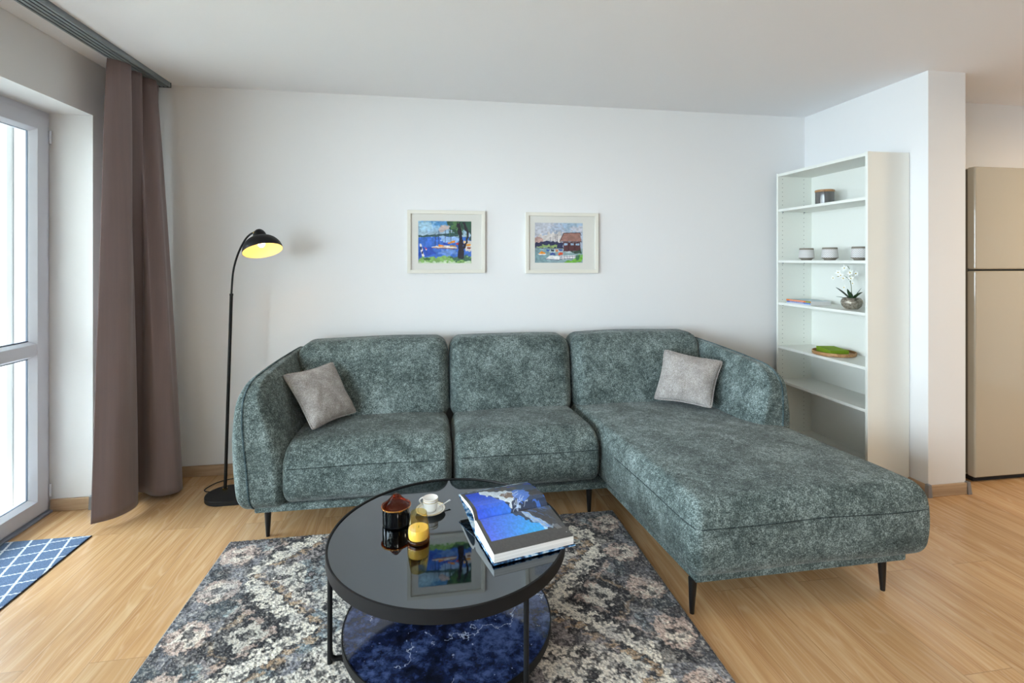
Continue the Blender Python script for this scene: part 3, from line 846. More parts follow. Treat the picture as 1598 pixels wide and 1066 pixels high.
# balcony door mat
mx0, mx1, my0, my1 = -2.44, -1.665, 2.0, 2.752
mx0 = -2.033
nx2, ny2 = 190, 380
x = np.linspace(mx0, mx1, nx2); y = np.linspace(my1, my0, ny2); X2, Y2 = np.meshgrid(x, y)
C2 = np.ones((ny2, nx2, 3))*np.array((92, 112, 140.))
C2 *= (.85+.3*rng.random((ny2, nx2)))[..., None]
zg = np.abs(frac(Y2/.018)-.5)*.012
def lat(u_, wd): return (np.abs(frac(u_)-.5) > .5-wd)
a1_ = (X2-mx1)/.085+(Y2-my1)/.30; a2_ = (Y2-my1)/.085-(X2-mx1)/.34
m = (lat(a1_+zg*3, .06) | lat(a2_+np.abs(frac(X2/.018)-.5)*.1, .045))
C2[m] = np.array((206, 212, 220.))*(.9+.15*rng.random((ny2, nx2)))[m][..., None]
z2 = .006+.0012*rng.random((ny2, nx2)); z2[0] = z2[-1] = 0; z2[:, 0] = z2[:, -1] = 0
dm = grid_obj('door_mat', nx2, ny2, lambda U_, V_: np.stack([X2, Y2, z2], -1), M_mat, None, C2, smooth=False, off=(-1.85, 2.4, 0))
dm.location = (-1.85, 2.4, 0); tag(dm, 'blue door mat with white lattice pattern lying at the balcony door', 'doormat')
MB().tube([(mx0, my0, .003), (mx0, my1, .003), (mx1, my1, .003), (mx1, my0, .003)], .0028, 6, True).build('binding', mat('dark_binding', (40, 46, 58), .9), dm)

# ------------------------------------------------------------------ floor lamp
PB = (-1.198, 3.134)
fl_ = thing('floor_lamp', 'slim black arched floor lamp with lit dome shade beside the sofa', 'lamp', (PB[0], PB[1], 0))
c1 = (-1.17, 3.085); c2 = (-1.09, 3.085); rr = .112
pts = [(c1[0]+rr*math.cos(a), c1[1]+rr*math.sin(a)) for a in [PI/2+PI*i/24 for i in range(25)]]+[(c2[0]+rr*math.cos(a), c2[1]+rr*math.sin(a)) for a in [-PI/2+PI*i/24 for i in range(25)]]
MB().prism(pts, .0, .026).build('base', M_black, fl_, bevel=.003, smooth=30)
MB().cyl((PB[0], PB[1], .026), .013, .008, 24).build('collar', M_brass, fl_, smooth=40)
MB().tube([(PB[0], PB[1], .03), (-1.162, 3.128, 1.166)], .0088, 16).build('pole', M_black, fl_, smooth=60)
def crom(P, n=8):
    P = [np.array(p, float) for p in P]; P = [2*P[0]-P[1]]+P+[2*P[-1]-P[-2]]; out = []
    for i in range(1, len(P)-2):
        for k in range(n):
            t_ = k/n; a, b, c, d = P[i-1:i+3]
            out.append(.5*((2*b)+(-a+c)*t_+(2*a-5*b+4*c-d)*t_**2+(-a+3*b-3*c+d)*t_**3))
    out.append(P[-2]); return out
arc = crom([(-1.1625, 3.128, 1.16), (-1.152, 3.121, 1.276), (-1.136, 3.113, 1.351), (-1.110, 3.105, 1.422), (-1.077, 3.095, 1.482), (-1.045, 3.085, 1.515), (-1.012, 3.075, 1.53)])
MB().tube([tuple(p) for p in arc], .0055, 12).build('arm', M_black, fl_, smooth=60)
MB().cyl((-1.162, 3.128, 1.158), .0100, .012, 20).build('pole_cap', M_black, fl_, smooth=40)
axis = Vector((-.27, .30, .92)).normalized()
rotM = axis.to_track_quat('Z', 'Y').to_matrix()
SC = (-.965, 3.05, 1.420)
prof = []
for i in range(15):
    a = PI/2*i/14; prof.append((.107*math.cos(a)**.9 if i < 14 else .012, .092*math.sin(a)))
inner = [(r_-.0018 if r_ > .02 else r_, z_-.0018) for r_, z_ in prof[::-1]]
shade = MB().lathe(prof+[(.012, .09)], SC, 64, rotM).build('lamp_shade', M_black, fl_, smooth=60)
M_in = mat('cream_lining', (240, 222, 170), .45, .0)
MB().lathe([(.1055*math.cos(PI/2*i/14)**.9 if i < 14 else .012, .0895*math.sin(PI/2*i/14)) for i in range(15)], SC, 64, rotM).build('shade_lining', M_in, shade, smooth=60)
kp = []
for i in range(9):
    a = PI/2*i/8; kp.append((.036*math.cos(a), .090+.047*math.sin(a)))
MB().lathe([(0, .084), (.036, .084)]+kp, SC, 32, rotM).build('socket_cap', M_black, fl_, smooth=60)
MB().tube([(-1.012, 3.075, 1.53), (-1.022, 3.078, 1.522)], .008, 12).build('joint', M_brass, fl_, smooth=60)
M_bulb = bpy.data.materials.new('lit_bulb'); M_bulb.use_nodes = True; tt = M_bulb.node_tree; tt.nodes.remove(tt.nodes['Principled BSDF'])
em = tt.nodes.new('ShaderNodeEmission'); em.inputs[0].default_value = (1, .60, .22, 1); em.inputs[1].default_value = 42
tt.links.new(em.outputs[0], tt.nodes['Material Output'].inputs[0])
bc = Vector(SC)+axis*.044
bl = MB().lathe([(0.0, -.022), (.011, -.018), (.019, -.006), (.019, .004), (.012, .018), (.010, .035), (0, .035)], tuple(bc), 24, rotM).build('bulb', M_bulb, fl_, smooth=60)
# cord
cd = crom([(-1.25, 3.15, .02), (-1.30, 3.16, .006), (-1.335, 3.20, .004), (-1.30, 3.29, .004), (-1.2, 3.34, .004), (-1.10, 3.33, .004), (-1.0, 3.31, .004)])
MB().tube([tuple(p) for p in cd], .0028, 8).build('cord', M_rubber, fl_, smooth=60)

# ------------------------------------------------------------------ curtain and rail
rl = thing('curtain_rail', 'grey multi-track curtain rail fixed to the ceiling along the window wall', 'rail', (-1.63, 0, HC))
M_rail = mat('grey_aluminium', (138, 148, 152), .45, .3)
rm = MB()
for k in range(5):
    xa = -1.70+k*.023; rm.box(xa, xa+.007, -2.9, 3.37, HC-.028, HC-.006)
rm.box(-1.70, -1.601, -2.9, 3.37, HC-.008, HC-.0002)
for k in range(4):
    xa = -1.70+k*.023; rm.box(xa+.007, xa+.011, -2.9, 3.37, HC-.028, HC-.024); rm.box(xa+.019, xa+.023, -2.9, 3.37, HC-.028, HC-.024)
rm.build('track', M_rail, rl)
MB().box(-1.702, -1.599, 3.37, 3.374, HC-.03, HC-.0002).build('end_cap', M_rubber, rl)
top = crom([(-1.70, 2.93, 0), (-1.655, 2.965, 0), (-1.640, 3.03, 0), (-1.685, 3.055, 0), (-1.715, 3.08, 0), (-1.67, 3.105, 0), (-1.645, 3.145, 0), (-1.68, 3.17, 0), (-1.71, 3.20, 0), (-1.655, 3.22, 0), (-1.63, 3.26, 0), (-1.67, 3.3, 0), (-1.66, 3.35, 0)], 16)
bot = crom([(-1.71, 2.82, 0), (-1.625, 2.875, 0), (-1.590, 2.975, 0), (-1.625, 3.06, 0), (-1.715, 3.095, 0), (-1.735, 3.15, 0), (-1.655, 3.165, 0), (-1.57, 3.105, 0), (-1.495, 3.10, 0), (-1.445, 3.145, 0), (-1.47, 3.22, 0), (-1.56, 3.27, 0), (-1.66, 3.31, 0)], 16)
top = np.array(top)[:, :2]; bot = np.array(bot)[:, :2]; nn = len(top); nh = 60
vv = np.linspace(0, 1, nh)
e_ = (vv**.8)[:, None, None]
XY = top[None]*(1-e_)+bot[None]*e_
ph = np.linspace(0, 1, nn)[None, :]
XY = XY.copy(); XY[..., 0] += .008*np.sin(ph*52+vv[:, None]*3)*(np.sin(vv*PI)**.7)[:, None]*(.6+.4*np.sin(ph*11))
Zc = (2.436-(2.436-.028)*vv)[:, None]*np.ones((1, nn))
PC = np.concatenate([XY, Zc[..., None]], -1)
cur = thing('curtain', 'long mauve-brown curtain gathered beside the balcony door, hem near the floor', 'curtain', (-1.64, 3.1, 0))
cl = grid_obj('cloth', nn, nh, lambda U_, V_: PC, M_curtain, cur, off=(-1.64, 3.1, 0))
so = cl.modifiers.new('thick', 'SOLIDIFY'); so.thickness = .002; so.offset = 0
PH = PC[-4:].copy(); PH[..., 0] += .0022
PT = PC[:3].copy(); PT[..., 0] += .0018; PT[..., 2] = np.linspace(2.437, 2.40, 3)[:, None]
th = grid_obj('heading_tape', nn, 3, lambda U_, V_: PT, M_curtain, cur, off=(-1.64, 3.1, 0))

# ------------------------------------------------------------------ pictures
def picture(x0, x1, z0, z1, art, label, mount=.058, fw_=.024, aw=None, lopsided=0.):
    cx, cz = (x0+x1)/2, (z0+z1)/2
    r_ = thing('framed_picture', label, 'picture', (cx, YB-.001, cz), 'framed watercolours above the sofa')
    f = MB(); y0, y1 = YB-.024, YB-.001
    P = [(x0, z0), (x1, z0), (x1, z1), (x0, z1)]; Q = [(x0+fw_, z0+fw_), (x1-fw_, z0+fw_), (x1-fw_, z1-fw_), (x0+fw_, z1-fw_)]
    vs = [(p[0], y0, p[1]) for p in P]+[(q_[0], y0+.001, q_[1]) for q_ in Q]+[(q_[0], y0+.014, q_[1]) for q_ in Q]+[(p[0], y1, p[1]) for p in P]
    fs = []
    for a_, b_ in ((0, 1), (1, 2), (0, 3)):
        for i in range(4):
            j = (i+1) % 4; fs.append((a_*4+i, a_*4+j, b_*4+j, b_*4+i))
    fs.append((12, 13, 14, 15))
    f.add(vs, fs).build('frame', M_frame, r_, bevel=.002)
    ax0, ax1, az0, az1 = aw
    mt = MB()
    Q0 = [(x0+fw_-.002, z0+fw_-.002), (x1-fw_+.002, z0+fw_-.002), (x1-fw_+.002, z1-fw_+.002), (x0+fw_-.002, z1-fw_+.002)]
    Q1 = [(ax0, az0), (ax1, az0), (ax1, az1), (ax0, az1)]
    vs = [(p[0], y0+.0125, p[1]) for p in Q0]+[(p[0], y0+.0125, p[1]) for p in Q1]+[(p[0], y0+.0150, p[1]) for p in Q1]+[(p[0], y0+.0150, p[1]) for p in Q0]
    fs = []
    for a_, b_ in ((0, 1), (1, 2), (2, 3), (3, 0)):
        for i in range(4):
            j = (i+1) % 4; fs.append((a_*4+i, a_*4+j, b_*4+j, b_*4+i))
    mt.add(vs, fs).build('mount', M_mount, r_)
    n1_, n2_ = art.shape[1], art.shape[0]
    grid_obj('painting', n1_, n2_, lambda U_, V_: np.stack([ax0-.002+(ax1-ax0+.004)*U_, 0*U_+y0+.0155, az1+.002-(az1-az0+.004)*V_], -1), M_paint, r_, art, off=(cx, YB-.001, cz))
    MB().box(x0+fw_-.001, x1-fw_+.001, y0+.0095, y0+.0105, z0+fw_-.001, z1-fw_+.001).build('glazing', M_picglass, r_)
# harbour with a tree
c = Canvas(240, 190, (150, 190, 222)); X, Y = c.X, c.Y
c.c = np.array((120, 178, 220.))*(1-Y[..., None]*1.2)+np.array((238, 214, 196.))*np.clip(Y[..., None]*1.2, 0, 1)
c.poly([(.28, -.1), (.6, -.1), (.58, .12), (.3, .14)], (74, 140, 196), .9, .12)
c.poly([(.0, .04), (.22, .02), (.3, .2), (.05, .28)], (176, 214, 232), .8, .12)
c.poly([(.4, .12), (.62, .08), (.62, .22), (.4, .26)], (232, 190, 170), .7, .1)
c.poly([(0, .345), (.3, .32), (.6, .28), (.75, .27), (.75, .37), (.3, .38), (0, .39)], (58, 92, 92), 1, .03)
c.poly([(0, .39), (.3, .375), (1.1, .37), (1.1, 1.1), (0, 1.1)], (62, 116, 208), 1, .02)
c.poly([(.4, .37), (.75, .37), (.75, .5), (.45, .5)], (168, 200, 234), .85, .06)
c.poly([(.02, .58), (.3, .62), (.34, .8), (.05, .84)], (28, 72, 184), .7, .12)
c.poly([(.4, .68), (.7, .66), (.72, .8), (.4, .8)], (128, 166, 222), .7, .1)
for mx_, a, b in ((.32, .3, .6), (.385, .24, .57), (.505, .22, .56), (.61, .36, .5)): c.line([(mx_, a), (mx_, b)], .0045, (40, 52, 96), 1)
c.poly([(.26, .60), (.5, .58), (.72, .6), (.72, .64), (.3, .645)], (236, 224, 206), .95, .03); c.line([(.26, .635), (.72, .655)], .006, (150, 80, 50), .9, .02)
c.poly([(.38, .55), (.47, .58), (.48, .61), (.38, .60)], (236, 142, 40), 1, .02); c.poly([(.54, .51), (.68, .46), (.68, .51), (.55, .54)], (236, 146, 50), 1, .02)
c.poly([(.46, .5), (.57, .54), (.57, .57), (.46, .55)], (36, 72, 176), 1, .02); c.poly([(.7, .54), (.78, .5), (.79, .56), (.71, .56)], (214, 60, 40), 1, .02)
c.poly([(.6, .58), (.7, .57), (.7, .6), (.6, .61)], (206, 140, 50), 1, .02)
c.poly([(.85, .47), (1, .47), (1, .7), (.88, .72)], (238, 226, 208), .9, .05); c.ell(.93, .56, .05, .03, (232, 160, 60)); c.ell(.95, .64, .04, .02, (150, 50, 40)); c.ell(.86, .49, .02, .03, (240, 190, 60))
c.poly([(.12, .6), (.17, .66), (.15, .68)], (226, 60, 50), 1, .005); c.poly([(.13, .66), (.17, .67), (.15, .69)], (245, 245, 245), 1, .005)
c.line([(.05, .56), (.07, .7), (.1, .82)], .018, (232, 226, 214), .95, .02); c.line([(.055, .62), (.06, .66)], .014, (40, 50, 90)); c.line([(.08, .73), (.085, .76)], .014, (40, 50, 90))
c.poly([(0, .9), (.1, .84), (.3, .86), (.5, .82), (.75, .86), (1.1, .8), (1.1, 1.1), (0, 1.1)], (138, 184, 104), 1, .05)
c.poly([(.08, .86), (.24, .87), (.2, .91), (.1, .9)], (50, 96, 60), .8, .05); c.poly([(.55, .86), (.98, .82), (1, .95), (.7, .93)], (62, 104, 84), .9, .08)
c.poly([(.0, .96), (.5, .95), (.8, .98), (1, .96), (1, 1.1), (0, 1.1)], (228, 234, 222), .7, .08)
c.poly([(.54, -.1), (1.1, -.1), (1.1, .46), (.97, .44), (.94, .26), (.86, .2), (.8, .34), (.72, .28), (.66, .32), (.6, .22), (.56, .08)], (44, 82, 62), .95, .12)
c.poly([(.6, .0), (.76, .0), (.72, .2), (.62, .18)], (104, 148, 84), .6, .12)
for k in range(26):
    x0 = .56+random.random()*.42; y0 = random.random()*.3; c.line([(x0, y0), (x0+random.uniform(-.02, .02), y0+.12)], .006, random.choice([(30, 60, 52), (96, 140, 88), (54, 98, 80)]), .8, .03)
c.poly([(.72, .06), (.79, .06), (.82, .3), (.84, .5), (.86, .88), (.74, .9), (.75, .6), (.76, .4)], (38, 34, 48), 1, .03)
c.line([(.85, .05), (.93, .28), (.9, .5), (.83, .68), (.82, .86)], .020, (38, 36, 50), 1, .03)
c.grain(.22, 26); c.grain(.12, 90, 9)
art1 = c.c
picture(-.168, .357, 1.277, 1.703, art1, 'cream-framed watercolour of a blue harbour with a dark tree, above the left sofa seat', aw=(-.095, .263, 1.344, 1.631))
# boathouse
c = Canvas(240, 190, (176, 188, 206)); X, Y = c.X, c.Y
c.poly([(-.1, -.1), (.4, -.1), (.3, .3), (-.1, .3)], (196, 198, 206), .8, .15); c.poly([(.5, -.1), (1.1, -.1), (1, .2), (.6, .2)], (160, 186, 208), .8, .15)
c.poly([(.1, .3), (.55, .24), (.55, .48), (.1, .48)], (222, 212, 204), .8, .15); c.poly([(.7, .12), (1, .1), (1, .22), (.75, .24)], (206, 200, 206), .7, .12)
c.ell(.07, .44, .09, .09, (188, 150, 140), .9, .05)
c.poly([(0, .5), (.1, .48), (.3, .46), (.5, .47), (.6, .5), (.6, .63), (0, .63)], (44, 50, 86), 1, .05)
c.poly([(.05, .58), (.2, .56), (.46, .55), (.48, .61), (.05, .62)], (150, 178, 110), .95, .06)
c.line([(0, .635), (.58, .635)], .005, (40, 40, 50), .9)
for mx_, a, b in ((.455, .2, .5), (.425, .28, .5), (.47, .3, .5), (.33, .36, .62), (.38, .4, .5)): c.line([(mx_, a), (mx_, b)], .003, (60, 60, 84), .8)
c.poly([(0, .645), (1.1, .645), (1.1, 1.1), (0, 1.1)], (146, 172, 178), 1, .02); c.poly([(0, .66), (.3, .66), (.25, 1), (0, 1)], (112, 150, 158), .6, .14)
c.poly([(.3, .66), (.8, .68), (.8, .74), (.3, .72)], (196, 208, 214), .8, .05)
c.poly([(.52, .46), (.6, .26), (.94, .25), (.96, .4), (.97, .47)], (160, 118, 108), 1, .025); c.line([(.52, .46), (.6, .26), (.94, .25), (.96, .32)], .006, (60, 36, 40)); c.line([(.52, .47), (.97, .47)], .006, (60, 36, 40))
c.poly([(.585, .48), (.945, .48), (.95, .7), (.59, .71)], (88, 48, 54), 1, .02)
for wx in (.645, .775, .885): c.poly([(wx-.035, .51), (wx+.035, .51), (wx+.035, .56), (wx-.035, .56)], (160, 190, 216), 1, .012)
for wx in (.7, .83): c.line([(wx, .49), (wx, .69)], .006, (50, 26, 32))
c.poly([(.76, .7), (.96, .66), (.96, .76), (.78, .76)], (40, 70, 56), .9, .06)
c.poly([(.24, .66), (.31, .67), (.3, .71), (.24, .7)], (60, 96, 176), 1, .02); c.poly([(.33, .66), (.4, .66), (.4, .71), (.33, .7)], (30, 60, 76), 1, .02); c.poly([(.43, .66), (.49, .67), (.48, .72), (.43, .72)], (220, 140, 90), 1, .02); c.poly([(.51, .66), (.57, .66), (.57, .7), (.51, .7)], (40, 84, 176), 1, .02)
c.poly([(.09, .77), (.14, .7), (.22, .75), (.22, .78)], (240, 150, 40), 1, .015); c.poly([(.07, .775), (.24, .775), (.22, .8), (.1, .8)], (240, 240, 240), 1, .015)
c.poly([(.31, .76), (.36, .74), (.42, .76), (.44, .8), (.33, .8)], (60, 80, 160), 1, .02)
c.poly([(.22, .91), (.3, .82), (.46, .82), (.54, .83), (.5, .92)], (240, 240, 240), 1, .02); c.line([(.22, .9), (.5, .925)], .005, (40, 44, 90))
c.poly([(.47, .78), (.52, .73), (.58, .74), (.57, .79), (.5, .81)], (236, 84, 36), 1, .02)
c.poly([(.52, .82), (.85, .8), (.85, .89), (.54, .91)], (236, 236, 238), 1, .02); c.line([(.52, .85), (.85, .83)], .004, (60, 60, 90)); c.line([(.52, .9), (.85, .88)], .004, (60, 60, 90))
for k in range(6): c.line([(.56+.055*k, .82), (.56+.055*k, .9)], .003, (70, 70, 96), .8)
c.poly([(.6, .97), (.68, .93), (.84, .93), (.9, .82), (1, .78), (1, .9), (.86, 1.02), (.6, 1.02)], (120, 186, 70), 1, .07); c.poly([(.86, .82), (.94, .78), (.93, .9), (.86, .92)], (60, 110, 90), .8, .05)
c.grain(.2, 26, 6); c.grain(.12, 90, 10)
picture(.64, 1.168, 1.273, 1.70, c.c, 'cream-framed watercolour of a brown boathouse and boats, above the middle sofa seat', aw=(.708, 1.055, 1.347, 1.628))

# ------------------------------------------------------------------ bookcase
bx = thing('bookcase', 'tall narrow white open bookcase with five shelves against the right wall', 'shelf', (2.68, 2.96, 0))
X0, X1, Y0, Y1, ZT = 2.54, 2.826, 2.566, 3.356, 2.01
def pin_mat():
    m = mat('white_laminate_drilled', (230, 232, 224), .38); t = NT(m); v = t.coords()
    s = t.n('ShaderNodeSeparateXYZ'); t.l(v, s.inputs[0])
    zf = t.math('SUBTRACT', t.math('FRACT', t.math('MULTIPLY', s.outputs[2], 1/.032)), .5); zf = t.math('MULTIPLY', zf, .032)
    out = None
    for xc in (-.103, .075):
        d = t.math('POWER', t.math('ADD', t.math('POWER', t.math('SUBTRACT', s.outputs[0], xc), 2), t.math('POWER', zf, 2)), .5)
        k = t.math('LESS_THAN', d, .0032); out = k if out is None else t.math('ADD', out, k)
    t.base(t.mix(rgb(230, 232, 224), rgb(120, 120, 112), t.math('MULTIPLY', out, .8))); return m
M_pin = pin_mat()
MB().box(X0, X1, Y1-.018, Y1, 0, ZT).build('side_panel', M_pin, bx, bevel=.0008)
MB().box(X0, X1, Y0, Y0+.018, 0, ZT).build('side_panel', M_white, bx, bevel=.0008)
MB().box(X1-.006, X1-.001, Y0+.018, Y1-.018, .02, ZT-.002).build('back_panel', M_white, bx)
MB().box(X0+.001, X1-.006, Y0+.018, Y1-.018, ZT-.024, ZT-.004).build('top_panel', M_white, bx, bevel=.0008)
MB().box(X0+.001, X1-.006, Y0+.018, Y1-.018, .062, .08).build('bottom_panel', M_white, bx, bevel=.0008)
MB().box(X0+.012, X0+.03, Y0+.018, Y1-.018, 0, .062).build('plinth', M_white, bx)
SH = dict(s1=1.743, s2=1.364, s3=1.052, s4=.730, s5=.478)
for k, z in SH.items():
    MB().box(X0+.003, X1-.006, Y0+.019, Y1-.019, z-.018, z).build('shelf_board', M_white, bx, bevel=.0008)
    for yy in (Y0+.018, Y1-.018-.008):
        for xx in (2.577, 2.755): MB().box(xx-.003, xx+.003, yy, yy+.008, z-.025, z-.0185).build('shelf_pin', M_steel, bx)

# storage jar
jx_, jy_, jz_ = 2.685, 3.058, SH['s1']
sj = thing('storage_jar', 'grey smoked glass jar with wooden lid on the top shelf', 'jar', (jx_, jy_, jz_))
MB().lathe([(0, .003), (.05, 0), (.056, .003), (.0575, .01), (.0575, .092), (.0545, .092), (.054, .012), (0, .01)], (jx_, jy_, jz_), 48).build('body', M_smoke, sj, smooth=50)
MB().lathe([(0, .01), (.053, .0102), (.053, .07), (0, .07)], (jx_, jy_, jz_), 32).build('contents', mat('grey_candle_wax', (128, 126, 124), .6), sj, smooth=50)
MB().lathe([(0, .093), (.058, .093), (.0595, .095), (.0595, .106), (.058, .108), (0, .108)], (jx_, jy_, jz_), 48).build('lid', M_traywood, sj, smooth=50)
# tea light cups
def cup_mat():
    m = mat('patterned_stoneware', (150, 144, 136), .8); t = NT(m)
    c_ = t.n('ShaderNodeTexCoord'); s = t.n('ShaderNodeSeparateXYZ'); t.l(c_.outputs['Object'], s.inputs[0])
    ang = t.math('ARCTAN2', s.outputs[1], s.outputs[0]); a = t.math('MULTIPLY', ang, 22/(2*PI))
    z = t.math('MULTIPLY', s.outputs[2], 1/.012)
    tri = t.math('ABSOLUTE', t.math('SUBTRACT', t.math('FRACT', a), .5)); zf = t.math('FRACT', z)
    k = t.math('LESS_THAN', t.math('ABSOLUTE', t.math('SUBTRACT', t.math('MULTIPLY', tri, 2), zf)), .26)
    band = t.math('MULTIPLY', t.math('GREATER_THAN', s.outputs[2], .018), t.math('LESS_THAN', s.outputs[2], .074))
    f = t.math('MULTIPLY', t.math('SUBTRACT', 1, t.math('MULTIPLY', k, .75)), band)
    t.base(t.mix(rgb(132, 124, 112), rgb(228, 226, 226), f)); t.bump(k, .3, .001); return m
M_cupm = cup_mat()
for (y_, lb) in ((3.18, 'patterned grey-white stoneware cup, furthest left on the second shelf'), (2.968, 'patterned grey-white stoneware cup, the middle one on the second shelf'), (2.728, 'patterned grey-white stoneware cup beside the near side panel of the bookcase')):
    c_ = (2.645, y_, SH['s2'])
    if y_ == 3.18:
        cup0 = MB().lathe([(0, .002), (.031, 0), (.034, .003), (.036, .009), (.049, .016), (.0505, .022), (.0485, .045), (.0445, .083), (.0435, .087), (.041, .087), (.0405, .080), (.045, .045), (.046, .022), (.03, .012), (0, .011)], (0, 0, 0), 48).build('tea_light_cup', M_cupm, smooth=50)
        o = cup0
    else:
        o = cup0.copy(); col.objects.link(o); o.rotation_euler.z = random.random()
    o.location = c_; tag(o, lb, 'cup', 'patterned stoneware cups on the second shelf')
# orchid
ox, oy, oz = 2.665, 2.812, SH['s3']
oc = thing('potted_orchid', 'white orchid with dark leaves in a round bronze pot on the third shelf', 'plant', (ox, oy, oz))
def pot_mat():
    m = mat('hammered_bronze', (150, 142, 128), .38, .6); t = NT(m); v = t.coords(); n = t.noise(v, 90, 3); t.bump(n, .4, .002)
    t.base(t.ramp(n, [(.35, (120, 110, 96)), (.6, (176, 168, 154))])); return m
MB().lathe([(0, .003), (.034, 0), (.038, .002), (.040, .005), (.054, .020), (.061, .040), (.058, .056), (.050, .068), (.044, .072), (.042, .070), (.048, .062), (.052, .05), (0, .05)], (ox, oy, oz), 56).build('pot', pot_mat(), oc, smooth=60)
MB().lathe([(0, .056), (.05, .056), (.05, .05), (0, .05)], (ox, oy, oz), 24).build('moss', mat('dark_moss', (40, 44, 26), .95), oc)
M_ol = mat('orchid_leaf', (38, 62, 34), .35); M_pet = mat('orchid_petal', (246, 245, 240), .5, Subsurface_Weight=.1); M_lip = mat('orchid_lip', (214, 190, 96), .5)
M_stem = mat('orchid_stem', (84, 100, 48), .5)
def leafshape(mb, base, d, L, wd, curl, lift):
    d = Vector(d).normalized(); sd = d.cross(Vector((0, 0, 1))).normalized(); vs = []; n = 12
    for i in range(n+1):
        t_ = i/n; p = Vector(base)+d*(L*t_)+Vector((0, 0, lift*t_-curl*t_*t_))
        w2 = wd*math.sin(PI*min(1, .12+t_*.88))**.7*(1 if t_ < .98 else .1)
        vs += [p-sd*w2+Vector((0, 0, .15*w2)), p+Vector((0, 0, -.2*w2)), p+sd*w2+Vector((0, 0, .15*w2))]
    mb.add(vs, [f for i in range(n) for f in ((3*i, 3*i+1, 3*i+4, 3*i+3), (3*i+1, 3*i+2, 3*i+5, 3*i+4))])
b0 = (ox, oy, oz+.055)
for d, L, wd, cu_, li in (((-.3, 1, 0), .10, .012, .02, .10), ((-.2, -1, 0), .105, .013, .03, .09), ((-1, -.1, 0), .035, .012, .0, .075), ((.3, -.4, 0), .05, .010, 0, .08), ((-.5, 1, 0), .09, .006, .02, .04), ((-.4, -1, 0), .085, .006, .0, .012), ((.6, .8, 0), .06, .01, .02, .07)):
    m_ = MB(); leafshape(m_, b0, d, L, wd, cu_, li); o = m_.build('leaf', M_ol, oc, smooth=180); sm = o.modifiers.new('t', 'SOLIDIFY'); sm.thickness = .0015
stp = [tuple(p) for p in crom([(ox, oy, oz+.05), (ox-.005, oy-.002, oz+.14), (ox-.005, oy+.012, oz+.185), (ox-.01, oy+.05, oz+.21), (ox-.015, oy+.10, oz+.205)])]
stp2 = [tuple(p) for p in crom([(ox-.005, oy, oz+.15), (ox, oy+.012, oz+.20), (ox, oy+.015, oz+.25), (ox-.005, oy+.028, oz+.275)])]
MB().tube(stp, .0018, 6).tube(stp2, .0015, 6).build('flower_stem', M_stem, oc, smooth=180)
def flower(c, s, face, seed):
    q = Vector(face).normalized().to_track_quat('Z', 'Y').to_matrix(); pm = MB(); rd = random.Random(seed); r0 = rd.random()*.6
    for k, (a, L, w_) in enumerate(((90, 1, .42), (162, .95, .72), (18, .95, .72), (234, .9, .42), (306, .9, .42))):
        a = math.radians(a)+r0; u_ = Vector((math.cos(a), math.sin(a), 0)); v_ = Vector((-math.sin(a), math.cos(a), 0)); vs = []
        for i in range(7):
            t_ = i/6; wd = w_*math.sin(PI*(.08+.92*t_)**.8)*.5
            for kk in (-1, 0, 1):
                vs.append(Vector(c)+q @ ((u_*L*t_+v_*wd*kk+Vector((0, 0, .25*t_*t_-.08*abs(kk))))*s))
        pm.add(vs, [f for i in range(6) for f in ((3*i, 3*i+1, 3*i+4, 3*i+3), (3*i+1, 3*i+2, 3*i+5, 3*i+4))])
    o = pm.build('blossom', M_pet, oc, smooth=180)
    MB().lathe([(0, 0), (.14*s, .05*s), (.17*s, .2*s), (.1*s, .34*s), (0, .38*s)], c, 10, q).build('lip', M_lip, o, smooth=180)
for i, (dy, dz, s_, dx) in enumerate(((.115, .195, .020, -.03), (.092, .205, .018, -.01), (.075, .232, .022, -.03), (.035, .262, .023, -.02), (.048, .215, .022, -.035), (.03, .195, .024, -.03), (-.012, .232, .026, -.02), (-.035, .228, .023, .0), (-.005, .195, .022, -.01), (.025, .135, .021, -.03), (-.01, .165, .020, 0), (.012, .24, .02, 0), (.06, .25, .018, 0))):
    flower((ox+dx, oy+dy, oz+dz), s_, (-1, random.uniform(-.6, .4), random.uniform(-.2, .4)), i)
# booklets
def booklet(z, th, y0, y1, x0, x1, spine, cover, lb, end=None):
    r_ = thing('booklet', lb, 'book', ((x0+x1)/2, (y0+y1)/2, z), 'thin booklets stacked flat on the third shelf')
    MB().box(x0+.001, x1-.001, y0+.001, y1-.001, z+.001, z+th-.001).build('page_block', M_edges, r_)
    m_ = mat('booklet_cover', cover, .3); MB().box(x0, x1, y0, y1, z, z+.0008).box(x0, x1, y0, y1, z+th-.0008, z+th).build('cover', m_, r_)
    MB().box(x0-.0008, x0+.001, y0, y1, z, z+th).build('spine', mat('booklet_spine', spine, .35), r_)
    t2 = MB(); yy = y1-.03
    while yy > y0+.07:
        t2.box(x0-.0012, x0-.0007, yy-.006, yy, z+th*.35, z+th*.65); yy -= .009
    t2.build('spine_lettering', mat('letter_pale', (240, 225, 210), .5), r_)
    if end: MB().box(x0-.0013, x0-.0005, y0+.002, y0+.045, z+.001, z+th-.001).build('spine_patch', mat('spine_patch', end, .4), r_)
zc = SH['s3']
booklet(zc, .008, 3.040, 3.280, 2.562, 2.722, (196, 204, 214), (210, 212, 212), 'pale grey booklet, lowest of the stack on the third shelf')
booklet(zc+.0082, .010, 3.042, 3.268, 2.560, 2.722, (70, 110, 184), (214, 214, 210), 'blue-spined booklet, second from the bottom of the stack', (84, 128, 196))
booklet(zc+.0184, .011, 3.040, 3.276, 2.561, 2.720, (232, 120, 52), (150, 178, 192), 'orange-spined booklet with green end, topmost of the stack', (130, 160, 60))
